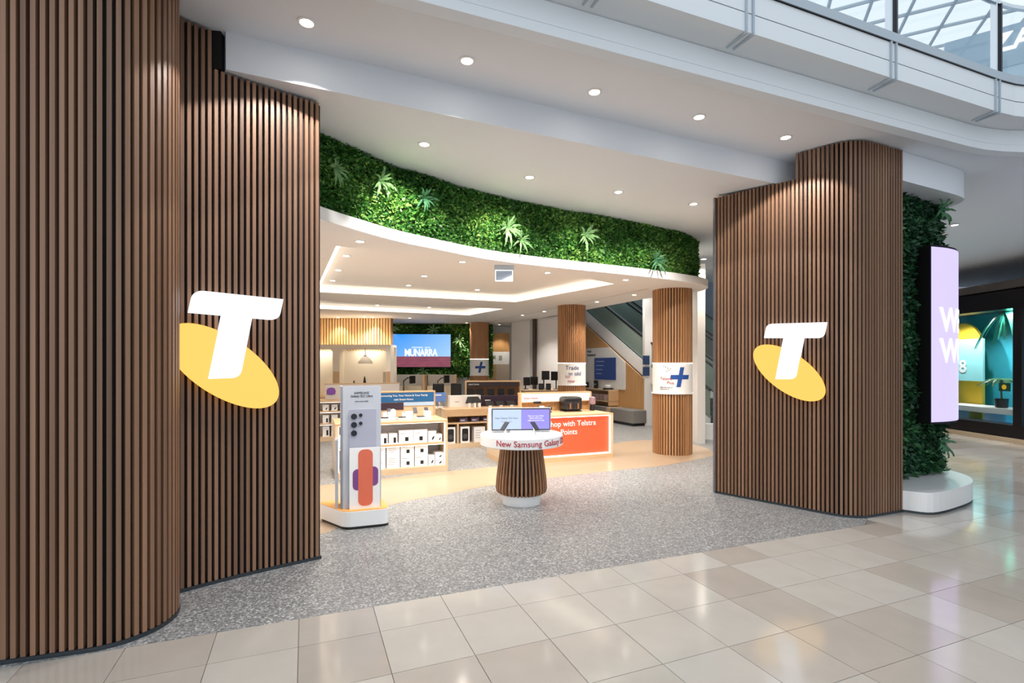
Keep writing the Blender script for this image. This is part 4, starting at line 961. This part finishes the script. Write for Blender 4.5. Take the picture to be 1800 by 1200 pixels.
MB().prism_xz(ccw(poly), 0, .5).build('portal_frame', CREAM, bo); box('inner_wall', mat('booth_inner', (244, 238, 226), .6), bo, -1.2, BW, .88, .9, 0, 2.45); box('roof', CREAM, bo, -1.2, BW, .5, .9, 2.40, 2.48)
for x0, x1 in ((.28, .50), (BW-.13, BW)):
    box('jamb_panel', OAK, bo, x0+.02, x1, -.02, .0, 0, 1.62); 
box('jamb_panel', mat('taupe', (196, 178, 160), .6), bo, BW-.36, BW-.14, .5, .86, 0, 1.6)
box('ledge', OAK, bo, -1.2, BW, -.05, .88, .70, .80); LEDB = emis('booth_light', (255, 240, 215), 14)
box('ceiling_light', LEDB, bo, .8, 1.6, .55, .7, 2.385, 2.398); box('ceiling_light', LEDB, bo, -.9, .0, .55, .7, 2.385, 2.398)
pn = thing('pendant_lamp', 'bell shaped beige pendant lamp hanging in the booth', 'lamp', (-6+1.35, 16.3, 0))
MB().lathe([(.22, 1.87), (.215, 1.93), (.12, 2.05), (.05, 2.10), (.045, 2.14)], 20).build('shade', mat('pendant_beige', (196, 184, 168), .6), pn, smooth=True); MB().tube([(0, 0, 2.13), (0, 0, 2.36)], .012, 6).build('cord', GREY, pn); MB().lathe([(.001, 1.90), (.05, 1.93), (.03, 2.0)], 12).build('bulb', LEDW, pn)
for i, (px, w) in enumerate([(618, .1), (637, .14)]):
    p = at(px, 669, 16.5); t = thing('desk_figure', ['small dark object on the booth ledge', 'dark pointed object on the booth ledge'][i], 'ornament', (p.x, 16.75, .80)); MB().lathe([(w*.6, 0), (w*.5, .3), (w*.2, .5+.1*i), (.01, .52+.14*i)], 8).build('body', DARK, t); MB().lathe([(w*.7, 0), (w*.7, .01)], 8).build('foot', DARK, t)
# back green wall with video screen
gb = [Vector((-5.0, 19.75)), Vector((-3, 19.85)), Vector((-.75, 20.0))]
gw3 = thing('green_wall', 'green planted wall around the video screen at the back', 'green wall')
MB().strip(gb, [(-.2, 1.35), (0, 1.35), (0, ZI), (-.2, ZI)]).build('backing', SOIL, gw3)
foliage('foliage', frames_of(smooth_path(gb, 10)), (1.36, ZI), 14000, LEAF, gw3, (.08, .15), .12)
downlight(Vector((-1.7, 19.2, ZI)), 'lamp washing the right of the back green wall', None, 110, 90, .5); downlight(Vector((-4.6, 19.2, ZI)), 'lamp washing the left of the back green wall', None, 110, 90, .5)
for i, (x, y) in enumerate([(690, 577), (762, 580), (808, 598), (745, 653)]):
    p = at(x, y, 19.7); make_fern('fern', ['fern at the top left of the video screen', 'fern over the top edge of the video screen', 'bright fern right of the video screen', 'fern under the video screen'][i], p, Vector((0, -1)), .5, FERN, 9, seed=40+i)
tv = at(740, 616, 19.4); TWd, THt = 2.22, 1.23
tvo = thing('video_screen', 'large screen with blue sky and red desert on the green wall', 'screen', (tv.x, tv.y, tv.z), .06)
box('casing', DARK, tvo, -TWd/2-.02, TWd/2+.02, 0, .06, -THt/2-.02, THt/2+.02); box('picture', tv_picture('tv_picture'), tvo, -TWd/2, TWd/2, -.006, 0, -THt/2, THt/2)
tt = text('MUNARRA', .44, SIGNW, tvo, .0, -.008, -.20, bold=.025, align='CENTER', space=.9); tt.scale = (.62, 1, .85)
text('STREAMING   NOW', .08, SIGNW, tvo, .0, -.008, .09, align='CENTER')
box('bracket', DARKMET, tvo, -.3, .3, .06, .2, -.2, .2)
# service desks and screens on arms
def desk(x, y, w, label, dx=.0):
    t = thing('service_desk', label, 'desk', (x, y, 0), .05)
    box('back_panel', GREY, t, 0, w, .5, .54, 0, 1.48); box('end_panel', OAK, t, w, w+.06, -.25, .54, 0, 1.48); box('worktop', PALEOAK, t, 0, w, -.2, .5, .72, .76); box('front_panel', mat('desk_beige', (206, 190, 164), .6) if 'desk_beige' not in MATS else MATS['desk_beige'], t, .05, w-.05, -.15, -.12, 0, 1.1)
    box('drawer_line', GREY, t, .05, w-.05, -.152, -.15, .9, .905); return t
desk(-4.15, 18.0, 1.05, 'service desk left of the timber divider under the video screen'); desk(-3.0, 18.0, .98, 'service desk between the timber dividers under the video screen')
def monitor(px, py, Y, w, h, rz, base, label, arm=None):
    p = at(px, py, Y); t = thing('monitor', label, 'monitor', (p.x, p.y, base), rz); z = p.z-base
    box('panel', DARK, t, -w/2, w/2, -.02, .02, z-h/2, z+h/2); box('bezel', BLACK, t, -w/2+.01, w/2-.01, -.024, -.02, z-h/2+.01, z+h/2-.01)
    a = arm or [(0, .04, z), (.0, .12, z-.05), (0, .12, .02)]
    MB().tube(a, .02, 6).build('arm', DARK, t); MB().lathe([(.09, 0), (.09, .015), (.03, .02)], 14, a[-1][0], a[-1][1]).build('base', DARK, t); return t
monitor(725, 667, 17.6, .34, .26, 1.25, 1.1 if False else .76, 'monitor on arm left of timber divider under the video screen', [(0, .04, .62), (.1, .25, .62), (.1, .4, .5), (.1, .4, .02)])
monitor(785, 666, 17.6, .34, .26, 1.2, .76, 'monitor on arm right of timber divider under the video screen', [(0, .04, .62), (.1, .25, .62), (.1, .4, .5), (.1, .4, .02)])
sd = thing('consult_desk', 'pale consultation desk carrying four monitors', 'desk', (.35, 14.6, 0), .2); box('worktop', PALEOAK, sd, 0, 1.15, 0, .7, 1.08, 1.12); box('body', PALEOAK, sd, .05, 1.1, .05, .65, 0, 1.08); box('front_panel', WHITE, sd, .03, 1.12, .02, .04, .7, 1.06)
for i, (x, y, w, h, r) in enumerate([(926, 670, .20, .24, .3), (939, 669, .22, .24, -.3), (959, 659.5, .24, .26, .4), (976, 660.5, .25, .26, -.3)]): monitor(x, y, 15.0, w, h, r, 1.12, f'black monitor on the consultation desk, {nth(i)}')
for i, (x, w) in enumerate([(951, .14), (964, .14)]):
    p = at(x, 680, 14.75); t = thing('card_terminal', f'black terminal standing on the consultation desk, {nth(i)}', 'terminal', (p.x, p.y, 1.12)); box('body', DARK, t, -w/2, w/2, -.05, .05, 0, .18, bevel=.01); box('screen', DARKMET, t, -w/2+.02, w/2-.02, -.054, -.05, .05, .15)
for i, (px, py) in enumerate([(771, 684), (801, 685)]):
    p = at(px, py, 14.3); t = thing('office_chair', f'black swivel chair back behind the display benches, {nth(i)}', 'chair', (p.x, p.y, 0), .3*(1-2*i))
    box('backrest', DARK, t, -.16, .16, 0, .06, .85, 1.32, bevel=.04); box('seat', DARK, t, -.2, .2, .05, .45, .52, .60, bevel=.03); MB().tube([(0, .25, .06), (0, .25, .52)], .03).build('post', DARKMET, t); MB().lathe([(.25, 0), (.25, .03), (.04, .07)], 5, 0, .25).build('base', DARK, t); box('back_strut', DARK, t, -.03, .03, .04, .09, .55, .9)
# right rear: panels and passage
struct(MB().prism([(.84, 17.7), (1.75, 15.9), (1.95, 16.0), (1.05, 17.85)], 0, ZI+.0).build('wall_rear_right', WHITE))
struct(MB().prism([(.70, 17.6), (.80, 17.55), (.90, 17.8), (.80, 17.85)], 0, ZI).build('trim_3', mat('door_dark', (70, 52, 48), .5)))
struct(MB().prism([(-.02, 19.0), (.62, 18.0), (.82, 18.1), (.2, 19.3)], 0, ZI).build('wall_rear_pier', WHITE))
rp_ = thing('rear_panel', 'tall rear wall panel with lit timber top and white prints', 'wall panel', (-.95, 20.6, 0)); box('timber_top', OAKV, rp_, 0, .85, 0, .05, 2.35, 3.1); box('print_panel', INKW, rp_, 0, .85, 0, .05, 1.85, 2.35); box('oak_side', OAK, rp_, 0, .32, -.02, .05, 0, 1.85); box('taupe_door', MATS['taupe'], rp_, .32, .85, 0, .05, 0, 1.85); box('print', GREY, rp_, .12, .3, -.003, 0, 2.05, 2.2); box('print', GREY, rp_, .42, .55, -.003, 0, 2.0, 2.2)
downlight(Vector((-.5, 20.1, ZI)), 'lamp washing the rear timber panel', None, 60, 90, .4)
# ------------------------------------------------------------------ escalators and the wall under them
ed = Vector((-.387, .922)); en = Vector((.922, .387)); E0 = Vector((4.12, 15.6)); er = math.atan2(ed.y, ed.x)
def esc(off, label, side_m, full=True):
    b = E0+en*off; t = thing('escalator', label, 'escalator', (b.x, b.y, 0), er)       # local x uphill, local y to the left of travel (towards shop)
    zl_ = lambda x: 1.38+.55*x; x0, x1 = -2.5, 4.9
    def slab(name, za, zb_, y0, y1, m): return MB().prism_xz(ccw([(x0, zl_(x0)+za), (x1, zl_(x1)+za), (x1, zl_(x1)+zb_), (x0, zl_(x0)+zb_)]), y0, y1).build(name, m, t)
    slab('truss', -.0, .45, -.06, 0, side_m); slab('truss', 0, .45, -1.26, -1.2, side_m); slab('underside', -.02, .0, -1.26, 0, side_m)
    for y in (-.05, -1.23):
        slab('glass_balustrade', .45, 1.15, y, y+.012, GLASSG); slab('handrail', 1.15, 1.21, y-.03, y+.04, DARK); slab('skirt_rail', .45, .50, y-.03, y+.04, CHROME)
    if full:
        sm = MB().box(0, .31, -1.18, -.08, 0, .17).mesh('step'); sm.materials.append(DARKMET)
        for k in range(24):
            x = -2.4+k*.31
            if x < 4.6: obj('step', sm, None, t, (x, 0, zl_(x)+.14))
    return t
esc(0, 'nearest escalator with white truss rising behind the shop', WHITE); esc(1.5, 'farther escalator with dark truss beside the white one', mat('navy_truss', (38, 46, 62), .4))
esc(3.0, 'farthest escalator seen through the glass', MATS['navy_truss'], False)
wt = [(0, 0), (4.0, 0), (4.0, 1.36+.55*4), (0, 1.36)]
ww = struct(MB().prism_xz(ccw([(0, 0), (4.0, 0), (4.0, 3.3), (3.5, 3.3), (0, 1.37)]), 0, .05).build('wall_escalator', OAKV)); ww.location = (E0.x+ed.x*0, E0.y, 0); ww.rotation_euler = (0, 0, er+math.pi)
# (mirrored run: local x must go uphill along -x after the half turn)
ww.rotation_euler = (0, 0, er); 
for v in ww.data.vertices: v.co.y += .06
nb = thing('notice_board', 'white wall panel with dark blue screen under the escalator', 'notice board', (E0.x, E0.y, 0), er)
def wl(px, py):                          # point on the wall under the escalator
    n_ = Vector((-ed.y, ed.x)); A = E0+n_*.11; k = (px-900)/F; Y_ = A.dot(n_)/(k*n_.x+n_.y); P = Vector((k*Y_, Y_)); return (P-E0).dot(ed), CH-(py-HZ)/F*Y_
xa, za = wl(1100, 690); xb, zb2 = wl(1031, 612)
MB().prism_xz(ccw([(xa, 1.03), (xb, 1.03), (xb, 2.42), (xb-1.5, 2.42), (xa, 1.42+.50*xa)]), .115, .135).build('board', WHITE, nb)
xs0, zs0 = wl(1084, 668); xs1, zs1 = wl(1047, 629); box('screen', mat('screen_navy', (34, 52, 92), .3, emit=(34, 52, 100), estr=.35), nb, xs0, xs1, .135, .16, zs0, zs1)
for k in range(4): box('print_line', mat('print_pale', (150, 170, 210), .5) if 'print_pale' not in MATS else MATS['print_pale'], nb, xs1-.62+.05*k, xs1-.12, .16, .163, zs1-.14-.14*k, zs1-.11-.14*k)
tt = text('Need\nAssistance?', .13, INK, nb, xb-.08, .14, 2.27, bold=.004); tt.rotation_euler = (0, 0, math.pi)
bs = thing('bench_seat', 'long grey upholstered bench against the timber wall', 'bench', (E0.x, E0.y, 0), er)
for a, b, m in ((-.1, 1.1, FELT), (1.12, 1.32, OAK), (1.34, 2.6, FELT)): box('seat_block', m, bs, a, b, .12, .62, .08, .47, bevel=.02)
box('plinth', DARK, bs, -.05, 2.55, .16, .58, 0, .08)
sh = thing('shelf_unit', 'timber shelf unit below the notice board', 'shelf', (E0.x, E0.y, 0), er)
box('top', PALEOAK, sh, 1.35, 3.6, .12, .50, .98, 1.02); box('shelf', PALEOAK, sh, 1.35, 3.6, .12, .50, .62, .65); box('end_panel', OAK, sh, 1.35, 1.40, .12, .5, .5, .98); box('back_board', OAK, sh, 1.4, 3.6, .11, .13, .65, .98)
for i, (x, y, w, h) in enumerate([(1031, 680, .12, .26), (1040, 681, .14, .2), (1056, 681, .18, .28)]):
    s_, _ = wl(x, y); q = E0+ed*s_+Vector((-ed.y, ed.x))*.3; t = thing('modem', f'black modem on the wall shelf under the notice board, {nth(i)}', 'modem', (q.x, q.y, 1.02), er+math.pi); box('body', DARK, t, -w/2, w/2, -.04, .04, 0, h, bevel=.01); box('light', SIGNW, t, -.01, .01, -.043, -.04, h*.5, h*.55)
s_, _ = wl(1080, 684); q = E0+ed*s_+Vector((-ed.y, ed.x))*.36; t = thing('router', 'flat black router with white top on the wall shelf', 'router', (q.x, q.y, 1.02), er); MB().lathe([(.17, 0), (.17, .04), (.15, .05)], 20).build('base', DARK, t); MB().lathe([(.10, .05), (.12, .12), (.06, .15)], 16).build('cover', WGLOSS, t)
for k in range(5):
    q = E0+ed*(1.5+.24*k)+Vector((-ed.y, ed.x))*.3; t = thing('carton', f'pinkish carton on the shelf below the modems, {nth(k)}', 'carton', (q.x, q.y, .65), er, 'wall shelf cartons'); box('box', mat('carton_pink', (208, 178, 170), .6) if 'carton_pink' not in MATS else MATS['carton_pink'], t, -.1, .1, -.1, .1, 0, .2); box('print_line', GREY, t, -.06, .06, .1, .102, .12, .14)
# white piers
struct(MB().box(-.13, .13, -.13, .13, 0, 4.2).build('wall_pier', WHITE, loc=(4.13, 15.62, 0)))
struct(MB().box(-.09, .09, -.4, .4, 0, 4.2).build('wall_pier_glass', WHITE, loc=(4.42, 12.4, 0)))
struct(MB().box(-.03, .03, -.1, .1, .38, 4.2).build('trim_4', mat('frame_brown', (104, 84, 78), .5), loc=(4.62, 12.6, 0)))
struct(MB().box(0, 1.6, -.1, .1, 0, .38).build('baseboard_glass', WHITE, loc=(4.5, 12.75, 0)))
struct(MB().box(0, 1.5, -.01, .01, .38, 4.2).build('window_1', GLASS, loc=(4.66, 12.75, 0)))
struct(MB().box(-2, 9, 0, .2, 0, 8).build('wall_escalator_far', mat('far_navy', (84, 94, 110), .6), loc=(4.0, 22.5, 0)))
# hanging sign box
pg = fl(886, 467, ZI)
ex = thing('ceiling_sign', 'small white framed exit sign box on the shop ceiling', 'sign', (pg.x, pg.y, ZI), .05)
box('housing', mat('sign_housing', (196, 200, 206), .4), ex, -.155, .155, -.05, .05, -.07, 0); box('panel', mat('sign_panel', (176, 188, 204), .3), ex, -.135, .135, -.012, .012, -.24, -.07)
for x0, x1, z0, z1 in ((-.14, .14, -.245, -.232), (-.14, .14, -.082, -.07), (-.14, -.128, -.232, -.082), (.128, .14, -.232, -.082)): box('frame', SIGNW, ex, x0, x1, -.016, .016, z0, z1)
bpy.context.view_layer.update()
